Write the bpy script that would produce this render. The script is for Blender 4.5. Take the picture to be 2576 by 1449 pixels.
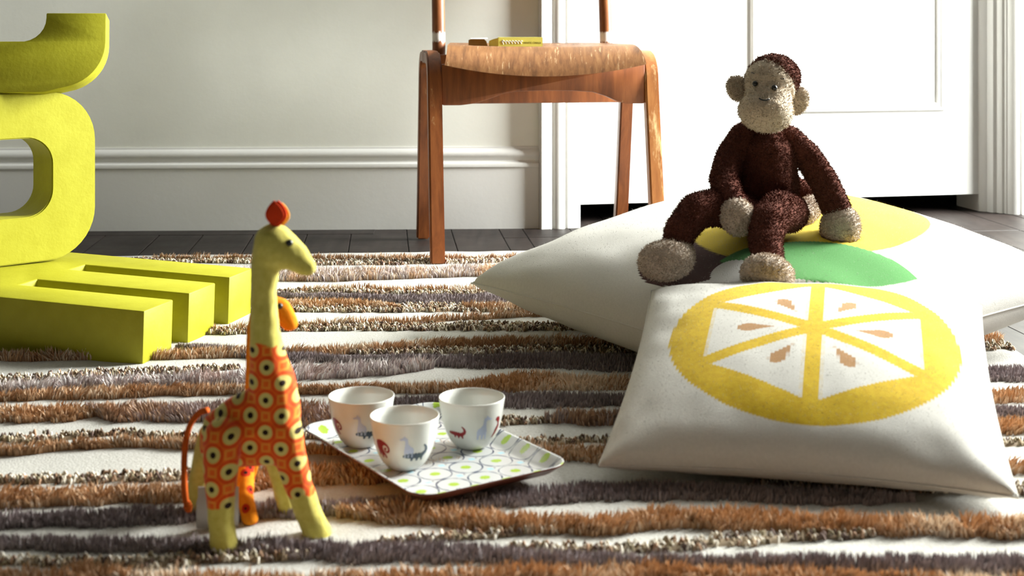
import bpy, bmesh, math, random
import numpy as np
from mathutils import Vector, Matrix, noise
from mathutils.bvhtree import BVHTree
from mathutils.geometry import delaunay_2d_cdt

for o in list(bpy.data.objects):
    bpy.data.objects.remove(o)
scene = bpy.context.scene
col = scene.collection
rng = np.random.default_rng(7)
random.seed(7)

# ------------------------------------------------------------------ camera, light, exposure
F = 3350.0            # focal length in pixels of the 2576 x 1449 frame
HC = 0.5              # camera height
HV = 60.0             # row of the horizon
cd = bpy.data.cameras.new('camera')
cam = bpy.data.objects.new('camera', cd)
col.objects.link(cam)
cam.location = (0, 0, HC)
cam.rotation_euler = (math.pi / 2, 0, 0)
cd.sensor_width = 36
cd.lens = F / 2576 * 36
cd.shift_y = -(724.5 - HV) / 2576
cd.clip_start = 0.05
cd.dof.use_dof = True
cd.dof.focus_distance = 2.25
cd.dof.aperture_fstop = 7.5
scene.camera = cam

world = bpy.data.worlds.new('world')
scene.world = world
world.use_nodes = True
wb = world.node_tree.nodes['Background']
wb.inputs['Color'].default_value = (0.75, 0.86, 1.0, 1)
wb.inputs['Strength'].default_value = 0.4

WIN_X, WIN_Y0, WIN_Y1, WIN_Z0, WIN_Z1 = 2.6, 2.4, 3.5, 0.5, 2.4
ld = bpy.data.lights.new('window_daylight', 'AREA')
ld.shape = 'RECTANGLE'
ld.size = WIN_Y1 - WIN_Y0
ld.size_y = WIN_Z1 - WIN_Z0
ld.energy = 430
ld.color = (0.985, 1.0, 0.965)
lo = bpy.data.objects.new('window_daylight', ld)
col.objects.link(lo)
lo.location = (WIN_X + 0.1, (WIN_Y0 + WIN_Y1) / 2, (WIN_Z0 + WIN_Z1) / 2)
lo.rotation_euler = (math.pi / 2, 0, math.pi / 2)

vs = scene.view_settings
vs.view_transform = 'Standard'
vs.look = 'None'
vs.gamma = 1.0
vs.use_curve_mapping = False
vs.exposure = 0.75

# ------------------------------------------------------------------ helpers
def lin(c):
    c = c / 255.0
    return c / 12.92 if c <= 0.04045 else ((c + 0.055) / 1.055) ** 2.4

def S(r, g, b):
    return (lin(r), lin(g), lin(b), 1.0)

def W(u, v, D):
    return Vector(((u - 1288) / F * D, D, HC - (v - HV) / F * D))

def G(u, v, z=0.0):
    D = (HC - z) * F / (v - HV)
    return Vector(((u - 1288) / F * D, D, z))

class X:
    def __init__(s, nt, sock):
        s.nt, s.k = nt, sock
    def _op(s, op, *a):
        n = s.nt.nodes.new('ShaderNodeMath')
        n.operation = op
        for i, v in enumerate(a):
            if isinstance(v, X):
                s.nt.links.new(v.k, n.inputs[i])
            else:
                n.inputs[i].default_value = v
        return X(s.nt, n.outputs[0])
    def __add__(s, o): return s._op('ADD', s, o)
    def __radd__(s, o): return s._op('ADD', o, s)
    def __sub__(s, o): return s._op('SUBTRACT', s, o)
    def __rsub__(s, o): return s._op('SUBTRACT', o, s)
    def __mul__(s, o): return s._op('MULTIPLY', s, o)
    def __rmul__(s, o): return s._op('MULTIPLY', o, s)
    def __truediv__(s, o): return s._op('DIVIDE', s, o)
    def abs(s): return s._op('ABSOLUTE', s)
    def mod(s, m): return s._op('FLOORED_MODULO', s, m)
    def lt(s, o): return s._op('LESS_THAN', s, o)
    def gt(s, o): return s._op('GREATER_THAN', s, o)
    def max(s, o): return s._op('MAXIMUM', s, o)
    def min(s, o): return s._op('MINIMUM', s, o)
    def sqrt(s): return s._op('SQRT', s)
    def sin(s): return s._op('SINE', s)
    def clamp01(s): return s.max(0.0).min(1.0)
    def band(s, w):            # soft step: 1 where s < 0, over width w
        return (0.5 - s / w).clamp01()

def hyp(a, b):
    return (a * a + b * b).sqrt()

def mixc(nt, fac, a, b):
    n = nt.nodes.new('ShaderNodeMix')
    n.data_type = 'RGBA'
    if isinstance(fac, X): nt.links.new(fac.k, n.inputs[0])
    else: n.inputs[0].default_value = fac
    for i, c in ((6, a), (7, b)):
        if isinstance(c, X): nt.links.new(c.k, n.inputs[i])
        else: n.inputs[i].default_value = c
    return X(nt, n.outputs[2])

class Mat:
    def __init__(s, name, rough=0.6, spec=0.3):
        s.m = bpy.data.materials.new(name)
        s.m.use_nodes = True
        s.nt = s.m.node_tree
        s.b = s.nt.nodes['Principled BSDF']
        s.b.inputs['Roughness'].default_value = rough
        s.b.inputs['Specular IOR Level'].default_value = spec
    def coords(s, kind='Object'):
        n = s.nt.nodes.new('ShaderNodeTexCoord')
        s.co = n.outputs[kind]
        sp = s.nt.nodes.new('ShaderNodeSeparateXYZ')
        s.nt.links.new(s.co, sp.inputs[0])
        return [X(s.nt, sp.outputs[i]) for i in range(3)]
    def uv(s, name):
        n = s.nt.nodes.new('ShaderNodeUVMap')
        n.uv_map = name
        sp = s.nt.nodes.new('ShaderNodeSeparateXYZ')
        s.nt.links.new(n.outputs[0], sp.inputs[0])
        return [X(s.nt, sp.outputs[i]) for i in range(2)]
    def mapping(s, scale=(1, 1, 1), rot=(0, 0, 0), kind='Object'):
        t = s.nt.nodes.new('ShaderNodeTexCoord')
        mp = s.nt.nodes.new('ShaderNodeMapping')
        mp.inputs['Scale'].default_value = scale
        mp.inputs['Rotation'].default_value = rot
        s.nt.links.new(t.outputs[kind], mp.inputs[0])
        return mp.outputs[0]
    def noise(s, scale, detail=3, vec=None, rough=0.55, dist=0.0):
        n = s.nt.nodes.new('ShaderNodeTexNoise')
        n.inputs['Scale'].default_value = scale
        n.inputs['Detail'].default_value = detail
        n.inputs['Roughness'].default_value = rough
        n.inputs['Distortion'].default_value = dist
        if vec is None: vec = s.mapping()
        s.nt.links.new(vec, n.inputs['Vector'])
        return X(s.nt, n.outputs[0])
    def voronoi(s, scale, vec=None, feature='F1'):
        n = s.nt.nodes.new('ShaderNodeTexVoronoi')
        n.feature = feature
        n.inputs['Scale'].default_value = scale
        if vec is None: vec = s.mapping()
        s.nt.links.new(vec, n.inputs['Vector'])
        return X(s.nt, n.outputs[0])
    def ramp(s, x, stops):
        n = s.nt.nodes.new('ShaderNodeValToRGB')
        e = n.color_ramp.elements
        while len(e) < len(stops): e.new(0.5)
        for el, (p, c) in zip(e, stops):
            el.position = p
            el.color = c
        s.nt.links.new(x.k, n.inputs[0])
        return X(s.nt, n.outputs[0])
    def color(s, c):
        if isinstance(c, X): s.nt.links.new(c.k, s.b.inputs['Base Color'])
        else: s.b.inputs['Base Color'].default_value = c
        return s
    def rough(s, x):
        s.nt.links.new(x.k, s.b.inputs['Roughness'])
    def bump(s, h, strength=0.3, dist=0.001):
        n = s.nt.nodes.new('ShaderNodeBump')
        n.inputs['Strength'].default_value = strength
        n.inputs['Distance'].default_value = dist
        s.nt.links.new(h.k, n.inputs['Height'])
        s.nt.links.new(n.outputs[0], s.b.inputs['Normal'])
        return s
    def sheen(s, w, tint=(1, 1, 1, 1)):
        s.b.inputs['Sheen Weight'].default_value = w
        s.b.inputs['Sheen Roughness'].default_value = 0.5
        s.b.inputs['Sheen Tint'].default_value = tint
        return s

def plain(name, c, rough=0.6, spec=0.3, var=0.08, nscale=60, bump=0.15, bdist=0.0006, bscale=400):
    m = Mat(name, rough, spec)
    n = m.noise(nscale, 4)
    d = tuple(x * (1 - var) for x in c[:3]) + (1,)
    l = tuple(min(1, x * (1 + var)) for x in c[:3]) + (1,)
    m.color(m.ramp(n, [(0.3, d), (0.7, l)]))
    if bump: m.bump(m.noise(bscale, 2), bump, bdist)
    return m.m

LOC = {}
def tag(o, label, cat, group=None, kind=None):
    o['label'] = label
    o['category'] = cat
    if group: o['group'] = group
    if kind: o['kind'] = kind
    return o

def thing(name, loc, label, cat, group=None):
    o = bpy.data.objects.new(name, None)
    o.empty_display_size = 0.05
    o.location = loc
    col.objects.link(o)
    LOC[o.name] = Vector(loc)
    return tag(o, label, cat, group)

def obj(name, V, Fc, mat, parent=None, smooth=True, base=None, uv=None, sharp=None):
    """V in world coordinates; the object's origin is its parent's world origin (or base)."""
    if parent is not None: org = LOC[parent.name]
    else: org = Vector(base) if base is not None else Vector((0, 0, 0))
    me = bpy.data.meshes.new(name)
    V = np.asarray([tuple(v) for v in V] if not isinstance(V, np.ndarray) else V, dtype=float) - np.array(org)
    me.from_pydata(V.tolist(), [], [tuple(f) for f in Fc])
    me.validate()
    return finish(name, me, mat, parent, org, smooth, sharp)

def finish(name, me, mat, parent, org, smooth=True, sharp=None):
    me.polygons.foreach_set('use_smooth', [smooth] * len(me.polygons))
    if smooth and sharp is not None:
        me.set_sharp_from_angle(angle=math.radians(sharp))
    for m in (mat if isinstance(mat, (list, tuple)) else [mat]):
        me.materials.append(m)
    o = bpy.data.objects.new(name, me)
    col.objects.link(o)
    if parent is not None:
        o.parent = parent
    else:
        o.location = org
    LOC[o.name] = Vector(org)
    return o

def bm_obj(name, bm, mat, parent=None, smooth=True, base=None, sharp=40):
    """bmesh in world coordinates"""
    if parent is not None: org = LOC[parent.name]
    else: org = Vector(base) if base is not None else Vector((0, 0, 0))
    bmesh.ops.translate(bm, verts=bm.verts, vec=-org)
    bmesh.ops.recalc_face_normals(bm, faces=bm.faces)
    me = bpy.data.meshes.new(name)
    bm.to_mesh(me)
    bm.free()
    return finish(name, me, mat, parent, org, smooth, sharp)

def add_box(bm, M, sx, sy, sz, bev=0.0, seg=2):
    g = bmesh.ops.create_cube(bm, size=1.0, matrix=M @ Matrix.Diagonal((sx, sy, sz, 1)))
    if bev:
        es = list({e for v in g['verts'] for e in v.link_edges})
        bmesh.ops.bevel(bm, geom=es, offset=bev, segments=seg, affect='EDGES', profile=0.5)

def box_obj(name, M, size, mat, parent=None, bev=0.0, base=None, seg=2):
    bm = bmesh.new()
    add_box(bm, M, *size, bev=bev, seg=seg)
    return bm_obj(name, bm, mat, parent, base=base)

def extrude_poly(pts, depth, T, bev=0.0, seg=2):
    """2D outline (x, z) extruded along +y by depth, then placed with matrix T. returns bmesh"""
    bm = bmesh.new()
    vs_ = [bm.verts.new((p[0], 0, p[1])) for p in pts]
    f = bm.faces.new(vs_)
    r = bmesh.ops.extrude_face_region(bm, geom=[f])
    bmesh.ops.translate(bm, verts=[v for v in r['geom'] if isinstance(v, bmesh.types.BMVert)], vec=(0, depth, 0))
    bmesh.ops.recalc_face_normals(bm, faces=bm.faces)
    if bev:
        es = [e for e in bm.edges if len(e.link_faces) == 2 and e.calc_face_angle(0) > 0.5]
        bmesh.ops.bevel(bm, geom=es, offset=bev, segments=seg, affect='EDGES', profile=0.5)
    bmesh.ops.transform(bm, matrix=T, verts=bm.verts)
    return bm

def tube(path, radii, n=10, cap=True, up=None):
    """round tube along points, returns V, F"""
    path = [Vector(p) for p in path]
    V, Fc = [], []
    side = None
    for i, p in enumerate(path):
        a = path[max(i - 1, 0)]
        b = path[min(i + 1, len(path) - 1)]
        t = (b - a).normalized()
        if side is None:
            ref = Vector((0, 0, 1)) if abs(t.z) < 0.9 else Vector((0, 1, 0))
            side = t.cross(ref).normalized()
        side = (side - t * side.dot(t)).normalized()
        up_ = side.cross(t)
        r = radii[i] if hasattr(radii, '__len__') else radii
        for k in range(n):
            an = 2 * math.pi * k / n
            V.append(p + side * (r * math.cos(an)) + up_ * (r * math.sin(an)))
    for i in range(len(path) - 1):
        for k in range(n):
            a = i * n + k; b = i * n + (k + 1) % n
            Fc.append((a, b, b + n, a + n))
    if cap:
        Fc.append(tuple(range(n))[::-1])
        Fc.append(tuple((len(path) - 1) * n + k for k in range(n)))
    return V, Fc

def catmull(pts, per=8):
    P = [Vector(p) for p in pts]
    P = [P[0] * 2 - P[1]] + P + [P[-1] * 2 - P[-2]]
    out = []
    for i in range(1, len(P) - 2):
        for k in range(per):
            t = k / per
            out.append(0.5 * ((2 * P[i]) + (P[i + 1] - P[i - 1]) * t + (2 * P[i - 1] - 5 * P[i] + 4 * P[i + 1] - P[i + 2]) * t * t
                              + (3 * P[i] - P[i - 1] - 3 * P[i + 1] + P[i + 2]) * t ** 3))
    out.append(P[-2].copy())
    return out

def blob(prims, voxel, smooth=6, post=None, disp=None):
    """prims: ('e', centre, (rx,ry,rz), rot) ellipsoid or ('c', [(p, r), ...]) tapered chain -> remeshed surface V (n,3), F"""
    bm = bmesh.new()
    for pr in prims:
        if pr[0] == 'e':
            M = Matrix.Translation(pr[1]) @ (pr[3].to_4x4() if len(pr) > 3 else Matrix()) @ Matrix.Diagonal((*pr[2], 1))
            bmesh.ops.create_icosphere(bm, subdivisions=3, radius=1, matrix=M)
        else:
            ch = pr[1]
            for (p, r), (q, s) in zip(ch[:-1], ch[1:]):
                p, q = Vector(p), Vector(q)
                k = max(2, int((q - p).length / (0.22 * min(r, s))) + 1)
                for i in range(k + 1):
                    t = i / k
                    bmesh.ops.create_icosphere(bm, subdivisions=2, radius=r + (s - r) * t, matrix=Matrix.Translation(p.lerp(q, t)))
    me = bpy.data.meshes.new('tmp')
    bm.to_mesh(me); bm.free()
    o = bpy.data.objects.new('tmp', me)
    col.objects.link(o)
    rm = o.modifiers.new('r', 'REMESH')
    rm.mode = 'VOXEL'; rm.voxel_size = voxel
    sm = o.modifiers.new('s', 'SMOOTH')
    sm.factor = 0.5; sm.iterations = smooth
    dg = bpy.context.evaluated_depsgraph_get()
    ev = o.evaluated_get(dg)
    m2 = bpy.data.meshes.new_from_object(ev)
    n = len(m2.vertices)
    V = np.empty(n * 3); m2.vertices.foreach_get('co', V); V = V.reshape(-1, 3)
    N = np.empty(n * 3); m2.vertices.foreach_get('normal', N); N = N.reshape(-1, 3)
    Fc = [tuple(p.vertices) for p in m2.polygons]
    bpy.data.objects.remove(o); bpy.data.meshes.remove(me); bpy.data.meshes.remove(m2)
    if disp:
        amp, sc = disp
        d = np.array([noise.noise(Vector(v) * sc) + 0.6 * noise.noise(Vector(v) * sc * 2.1) for v in V])
        V = V + N * (amp * d)[:, None]
    if post: V = post(V)
    return V, Fc

def rrect(w, h, r, seg=8):
    pts = []
    for cx, cy, a0 in ((w / 2 - r, h / 2 - r, 0), (-w / 2 + r, h / 2 - r, 90), (-w / 2 + r, -h / 2 + r, 180), (w / 2 - r, -h / 2 + r, 270)):
        for k in range(seg + 1):
            a = math.radians(a0 + 90 * k / seg)
            pts.append((cx + r * math.cos(a), cy + r * math.sin(a)))
    return pts

def fill2d(poly, step):
    """triangulate a closed 2D outline with interior points; returns (pts, tris)"""
    poly = [Vector(p) for p in poly]
    n = len(poly)
    xs = [p.x for p in poly]; ys = [p.y for p in poly]
    extra = []
    def inside(x, y):
        c = False
        for i in range(n):
            a, b = poly[i], poly[i - 1]
            if (a.y > y) != (b.y > y) and x < (b.x - a.x) * (y - a.y) / (b.y - a.y) + a.x: c = not c
        return c
    x = min(xs) + step * 0.5
    while x < max(xs):
        y = min(ys) + step * 0.5
        while y < max(ys):
            if inside(x, y): extra.append(Vector((x, y)))
            y += step
        x += step
    r = delaunay_2d_cdt(poly + extra, [], [list(range(n))], 1, 1e-7)
    return r[0], r[2]

def add_fuzz(V_, F_, n, length, width, seed, curl=0.6, skip=None):
    """short fibres standing on a surface, added to its own mesh"""
    V_ = np.array([tuple(v) for v in V_], dtype=float)
    T_ = []
    for f in F_:
        for q in range(1, len(f) - 1): T_.append((f[0], f[q], f[q + 1]))
    T_ = np.array(T_)
    A, B, Cc = V_[T_[:, 0]], V_[T_[:, 1]], V_[T_[:, 2]]
    nr = np.cross(B - A, Cc - A); ar = np.linalg.norm(nr, axis=1); nr = nr / np.maximum(ar, 1e-12)[:, None]
    r = np.random.default_rng(seed)
    k = r.choice(len(T_), n, p=ar / ar.sum())
    a, b = r.uniform(0, 1, n), r.uniform(0, 1, n)
    fl = a + b > 1; a[fl], b[fl] = 1 - a[fl], 1 - b[fl]
    p = A[k] + (B[k] - A[k]) * a[:, None] + (Cc[k] - A[k]) * b[:, None]
    nn = nr[k]
    d = nn + r.normal(0, curl, (n, 3)); d /= np.linalg.norm(d, axis=1)[:, None]
    d2 = d + r.normal(0, curl, (n, 3)); d2 /= np.linalg.norm(d2, axis=1)[:, None]
    L = length * r.uniform(0.5, 1.2, n)[:, None]
    sd = np.cross(d, r.normal(0, 1, (n, 3))); sd /= np.linalg.norm(sd, axis=1)[:, None]
    w = sd * width * 0.5
    m_ = p + d * L * 0.55
    t_ = m_ + d2 * L * 0.5
    NV = np.stack([p - w, p + w, m_ + w * 0.8, m_ - w * 0.8, t_], 1).reshape(-1, 3)
    o = len(V_) + np.arange(n) * 5
    NF = [f for q in o.tolist() for f in ((q, q + 1, q + 2, q + 3), (q + 3, q + 2, q + 4))]
    return np.concatenate([V_, NV]), list(F_) + NF

# ------------------------------------------------------------------ materials
def paint_mat(name, c, var=0.03, rough=0.5):
    m = Mat(name, rough, 0.35)
    n = m.noise(6, 5)
    m.color(m.ramp(n, [(0.3, tuple(x * (1 - var) for x in c[:3]) + (1,)), (0.7, tuple(min(1, x * (1 + var)) for x in c[:3]) + (1,))]))
    m.bump(m.noise(90, 5), 0.15, 0.0015)
    return m.m

WALL = paint_mat('wall_paint', (0.82, 0.83, 0.765, 1), 0.04, 0.7)
WHITE = paint_mat('white_gloss', (0.71, 0.712, 0.685, 1), 0.02, 0.35)
ROOM = paint_mat('room_paint', (0.06, 0.057, 0.05, 1), 0.04, 0.8)
CEIL = paint_mat('ceiling_paint', (0.12, 0.117, 0.11, 1), 0.02, 0.8)

def floor_mat():
    m = Mat('dark_floorboards', 0.45, 0.28)
    g = m.noise(1, 6, m.mapping((60, 4, 60)))
    big = m.noise(9, 4)
    c = m.ramp(g, [(0.25, S(20, 15, 13)), (0.75, S(44, 36, 33))])
    fl = m.noise(70, 3).gt(0.74)
    m.color(mixc(m.nt, fl, c, S(100, 92, 88)))
    m.rough(0.35 + big * 0.35)
    m.bump(g, 0.25, 0.001)
    return m.m
FLOOR = floor_mat()

# ------------------------------------------------------------------ room shell
def struct(o):
    o['kind'] = 'structure'
    return o

X0, X1, YB, ZC = -2.5, WIN_X, -2.6, 2.75
def quad(name, pts, mat):
    return struct(obj(name, pts, [(0, 1, 2, 3)], mat, smooth=False))

def slab(name, x0, x1, y0, y1, z0, z1, mat):
    bm = bmesh.new()
    add_box(bm, Matrix.Translation(((x0 + x1) / 2, (y0 + y1) / 2, (z0 + z1) / 2)), x1 - x0, y1 - y0, z1 - z0)
    return struct(bm_obj(name, bm, mat, smooth=False))

floor = slab('floor', X0 - 0.1, X1 + 0.1, YB - 0.1, 4.6, -0.12, -0.012, FLOOR)
slab('ceiling', X0 - 0.1, X1 + 0.1, YB - 0.1, 4.6, ZC, ZC + 0.1, CEIL)
slab('wall_left', X0 - 0.1, X0, YB, 4.6, -0.01, ZC, ROOM)
slab('wall_back', X0 - 0.1, X1 + 0.1, YB - 0.1, YB, -0.01, ZC, ROOM)
slab('wall_hall', X0 - 0.1, X1 + 0.1, 4.5, 4.6, -0.01, ZC, WALL)
# right wall with its window opening
bm = bmesh.new()
def rb(y0, y1, z0, z1):
    add_box(bm, Matrix.Translation((X1 + 0.06, (y0 + y1) / 2, (z0 + z1) / 2)), 0.12, y1 - y0, z1 - z0)
rb(YB, WIN_Y0, -0.01, ZC); rb(WIN_Y1, 4.6, -0.01, ZC); rb(WIN_Y0, WIN_Y1, -0.01, WIN_Z0); rb(WIN_Y0, WIN_Y1, WIN_Z1, ZC)
struct(bm_obj('wall_right', bm, ROOM, smooth=False))
# window frame
bm = bmesh.new()
for y in (WIN_Y0 + 0.025, WIN_Y1 - 0.025):
    add_box(bm, Matrix.Translation((X1 + 0.02, y, (WIN_Z0 + WIN_Z1) / 2)), 0.06, 0.05, WIN_Z1 - WIN_Z0)
for z in (WIN_Z0 + 0.03, WIN_Z1 - 0.025):
    add_box(bm, Matrix.Translation((X1 + 0.02, (WIN_Y0 + WIN_Y1) / 2, z)), 0.06, WIN_Y1 - WIN_Y0, 0.05)
struct(bm_obj('window_1', bm, WHITE, smooth=False))

# far wall: skirting line measured on the photo, wall plane just behind it
SK0, SK1 = Vector((-1.004, 3.209)), Vector((0.068, 3.252))
wd = (SK1 - SK0).normalized()            # along the wall, to the right
wn = Vector((wd.y, -wd.x))               # towards the camera
def wl(s, off, z):                       # s metres left(-)/right(+) of the door trim, off towards camera
    p = SK1 + wd * s + wn * off
    return Vector((p.x, p.y, z))
def prism(name, prof, p0, p1, mat, closed=True):
    """profile [(off, z)] run from s=p0 to s=p1 along the far wall"""
    V = [wl(p0, a, z) for a, z in prof] + [wl(p1, a, z) for a, z in prof]
    n = len(prof)
    Fc = [(i, (i + 1) % n, n + (i + 1) % n, n + i) for i in range(n)] + [tuple(range(n))[::-1], tuple(range(n, 2 * n))]
    bm = bmesh.new()
    vv = [bm.verts.new(v) for v in V]
    for f in Fc: bm.faces.new([vv[i] for i in f])
    return struct(bm_obj(name, bm, mat, smooth=True, sharp=35))
prism('wall_far', [(-0.012, -0.01), (-0.012, ZC), (-0.15, ZC), (-0.15, -0.01)], -2.7, 0.03, WALL)
skp = [(-0.03, 0.0), (0.0, 0.0), (0.0, 0.148), (0.003, 0.151), (0.0035, 0.156), (0.002, 0.160), (-0.004, 0.163), (-0.0065, 0.167),
       (-0.0045, 0.172), (-0.001, 0.177), (0.0, 0.183), (-0.002, 0.189), (-0.006, 0.1935), (-0.0085, 0.1955), (-0.0095, 0.200), (-0.03, 0.2005)]
prism('baseboard_far', skp, -2.7, -0.002, WHITE)

# door wall, turned a few degrees from the far wall
DO = Vector((0.0694, 3.238))
dya = math.radians(11.0)
de = Vector((math.cos(dya), math.sin(dya)))
dn = Vector((math.sin(dya), -math.cos(dya)))
def dw(e, away, z):
    p = DO + de * e - dn * away
    return Vector((p.x, p.y, z))
def vprism(name, prof, z0, z1, mat, parent=None, sharp=35):
    n = len(prof)
    V = [dw(e, a, z0) for e, a in prof] + [dw(e, a, z1) for e, a in prof]
    bm = bmesh.new()
    vv = [bm.verts.new(v) for v in V]
    for f in [(i, (i + 1) % n, n + (i + 1) % n, n + i) for i in range(n)] + [tuple(range(n))[::-1], tuple(range(n, 2 * n))]:
        bm.faces.new([vv[i] for i in f])
    return bm_obj(name, bm, mat, parent, sharp=sharp)
arch_l = [(0.0, 0.13), (0.0, 0.004), (0.003, 0.0), (0.026, 0.0), (0.028, 0.0015), (0.030, 0.006), (0.033, 0.005), (0.037, 0.0005), (0.046, -0.002), (0.056, -0.001),
          (0.061, 0.003), (0.0635, 0.008), (0.066, 0.007), (0.069, 0.0045), (0.098, 0.0045), (0.101, 0.007), (0.101, 0.13)]
struct(vprism('trim_1', arch_l, 0.0, 2.05, WHITE))
arch_r = [(1.215, 0.2), (1.215, 0.085), (1.222, 0.076), (1.231, 0.072), (1.233, 0.060), (1.237, 0.052), (1.246, 0.050), (1.247, 0.040), (1.252, 0.034), (1.258, 0.033), (1.2585, 0.026),
          (1.262, 0.024), (1.264, 0.016), (1.272, 0.006), (1.282, 0.003), (1.286, 0.007), (1.290, 0.001), (1.345, 0.0), (1.348, 0.004), (1.348, 0.2)]
struct(vprism('trim_2', arch_r, 0.0, 2.05, WHITE))
struct(vprism('trim_3', [(0.0, 0.004), (1.348, 0.004), (1.348, 0.2), (0.0, 0.2)], 2.05, 2.16, WHITE))
struct(vprism('wall_door_header', [(0.0, 0.03), (2.75, 0.03), (2.75, 0.2), (0.0, 0.2)], 2.16, ZC, WALL))
struct(vprism('wall_door_side', [(1.34, 0.03), (2.75, 0.03), (2.75, 0.2), (1.34, 0.2)], -0.01, 2.16, WALL))
struct(vprism('baseboard_door_side', [(1.35, 0.008), (2.7, 0.008), (2.7, 0.03), (1.35, 0.03)], 0, 0.2, WHITE))
# door: stiles and rails with a recessed panel and its moulding
door = struct(vprism('door_1', [(0.099, 0.088), (1.222, 0.088), (1.222, 0.122), (0.099, 0.122)], 0.046, 2.04, WHITE))
PE0, PE1, PZ0, PZ1 = 0.572, 1.115, 0.268, 1.9
def bead(name, e0, e1, z0, z1):
    """mitred moulding round the door panel, each side its own piece"""
    w, t = 0.024, 0.009
    prof = [(0.0, 0.0), (0.003, t * 0.9), (0.007, t), (0.011, t * 0.55), (0.015, t * 0.45), (0.020, t * 0.75), (w, 0.0)]
    corners = [(e0, z0), (e1, z0), (e1, z1), (e0, z1)]
    ins = [(1, 1), (-1, 1), (-1, -1), (1, -1)]
    for k in range(4):
        a, b = k, (k + 1) % 4
        V = []
        for c in (a, b):
            for d, h in prof:
                V.append(dw(corners[c][0] + ins[c][0] * d, 0.0885 - h, corners[c][1] + ins[c][1] * d))
        n = len(prof)
        Fc = [(i, i + 1, n + i + 1, n + i) for i in range(n - 1)]
        bm = bmesh.new(); vv = [bm.verts.new(v) for v in V]
        for f in Fc: bm.faces.new([vv[i] for i in f])
        bm_obj(name, bm, WHITE, door, sharp=60)
bead('panel_moulding', PE0, PE1, PZ0, PZ1)
# door knob, above the frame of the photo
Vv, Fc = tube([dw(0.17, 0.09, 1.0), dw(0.17, 0.045, 1.0), dw(0.17, 0.04, 1.0), dw(0.17, 0.02, 1.0), dw(0.17, 0.012, 1.0)], [0.011, 0.011, 0.024, 0.026, 0.014], 16)
obj('door_knob', Vv, Fc, plain('brass', (0.5, 0.36, 0.14, 1), 0.3, 0.6, bump=0), door)

# floorboards
fa = math.radians(5.4)
fdir = Vector((-math.sin(fa), math.cos(fa), 0)); fside = Vector((math.cos(fa), math.sin(fa), 0))
def plank(s0, s1, t0, t1, z, gap=0.0016):
    bm = bmesh.new()
    M = Matrix.Translation(fside * ((s0 + s1) / 2) + fdir * ((t0 + t1) / 2) + Vector((0, 0, z - 0.006)))
    M = M @ Matrix.Rotation(fa, 4, 'Z')
    add_box(bm, M, s1 - s0 - gap, t1 - t0 - 0.003, 0.012, bev=0.0012, seg=1)
    bm_obj('plank', bm, FLOOR, floor, sharp=30)
# two cracks of the photo fall at these places across the boards
def sof(u, v):
    g = G(u, v); return g.x * fside.x + g.y * fside.y
edges = [sof(1270, 604), sof(1333, 604)]
s = edges[0]
while s > -2.4:
    s -= random.uniform(0.10, 0.15); edges.insert(0, s)
s = edges[-1]
while s < 2.9:
    s += random.uniform(0.10, 0.15); edges.append(s)
for a, b in zip(edges[:-1], edges[1:]):
    plank(a, b, 1.2, 3.10 if a > 0.25 else 3.30, random.uniform(-0.0008, 0.0))
for a, b in zip(edges[:-1], edges[1:]):
    if a > 0.25: plank(a, b, 3.10, 4.4, random.uniform(-0.0008, 0.0))
# border board along the skirting
bm = bmesh.new()
c0 = SK1 + wd * -1.75 + wn * 0.015
add_box(bm, Matrix.Translation((c0.x, c0.y, -0.0059)) @ Matrix.Rotation(math.atan2(wd.y, wd.x), 4, 'Z'), 2.7, 0.10, 0.0125, bev=0.001, seg=1)
bm_obj('plank', bm, FLOOR, floor, sharp=30)

# ------------------------------------------------------------------ rug
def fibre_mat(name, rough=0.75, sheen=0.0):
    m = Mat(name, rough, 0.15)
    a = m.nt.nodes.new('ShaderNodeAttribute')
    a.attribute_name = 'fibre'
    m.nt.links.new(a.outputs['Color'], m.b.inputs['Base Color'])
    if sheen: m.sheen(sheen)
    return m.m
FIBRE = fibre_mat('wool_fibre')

def cream_mat():
    m = Mat('cream_wool', 0.9, 0.1)
    n = m.noise(260, 3)
    n2 = m.noise(14, 3)
    c = m.ramp(n, [(0.25, (0.43, 0.415, 0.37, 1)), (0.7, (0.57, 0.56, 0.525, 1))])
    m.color(mixc(m.nt, n2 * 0.25, c, (0.50, 0.475, 0.41, 1)))
    m.bump(m.noise(420, 3), 0.55, 0.0025)
    m.sheen(0.15)
    return m.m
CREAM = cream_mat()

RYAW = 0.075
RX0, RX1 = -1.55, 0.765
Z0R = 0.008
def rug_far(x): return 2.905 + RYAW * x
rug = thing('rug', (-0.4, 1.8, 0), 'cream rug with wavy brown, tan and grey pile stripes on the floor', 'rug')
nx, ny = 190, 190
gx = np.linspace(RX0, RX1, nx); gt = np.linspace(0, 1, ny)
V = []; Fc = []
for j, t in enumerate(gt):
    for i, x in enumerate(gx):
        y0 = 0.55; y1 = rug_far(x) + 0.004 * noise.noise(Vector((x * 9, 3, 0)))
        xr = x + (0.004 * noise.noise(Vector((t * 14, 7, 1))) if i in (0, nx - 1) else 0) + 0.03 * (t - 0.5)
        e = min((1 - t) * (y1 - y0), (x - RX0) + 1e-6, (RX1 - x) + 1e-6)
        h = Z0R * (1 - math.exp(-e / 0.006)) + 0.0012 * noise.noise(Vector((x * 16, t * 40, 0)))
        V.append((xr, y0 + (y1 - y0) * t, max(h, 0.0005)))
for j in range(ny - 1):
    for i in range(nx - 1):
        a = j * nx + i
        Fc.append((a, a + 1, a + nx + 1, a + nx))
obj('pile_base', V, Fc, CREAM, rug)

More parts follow.
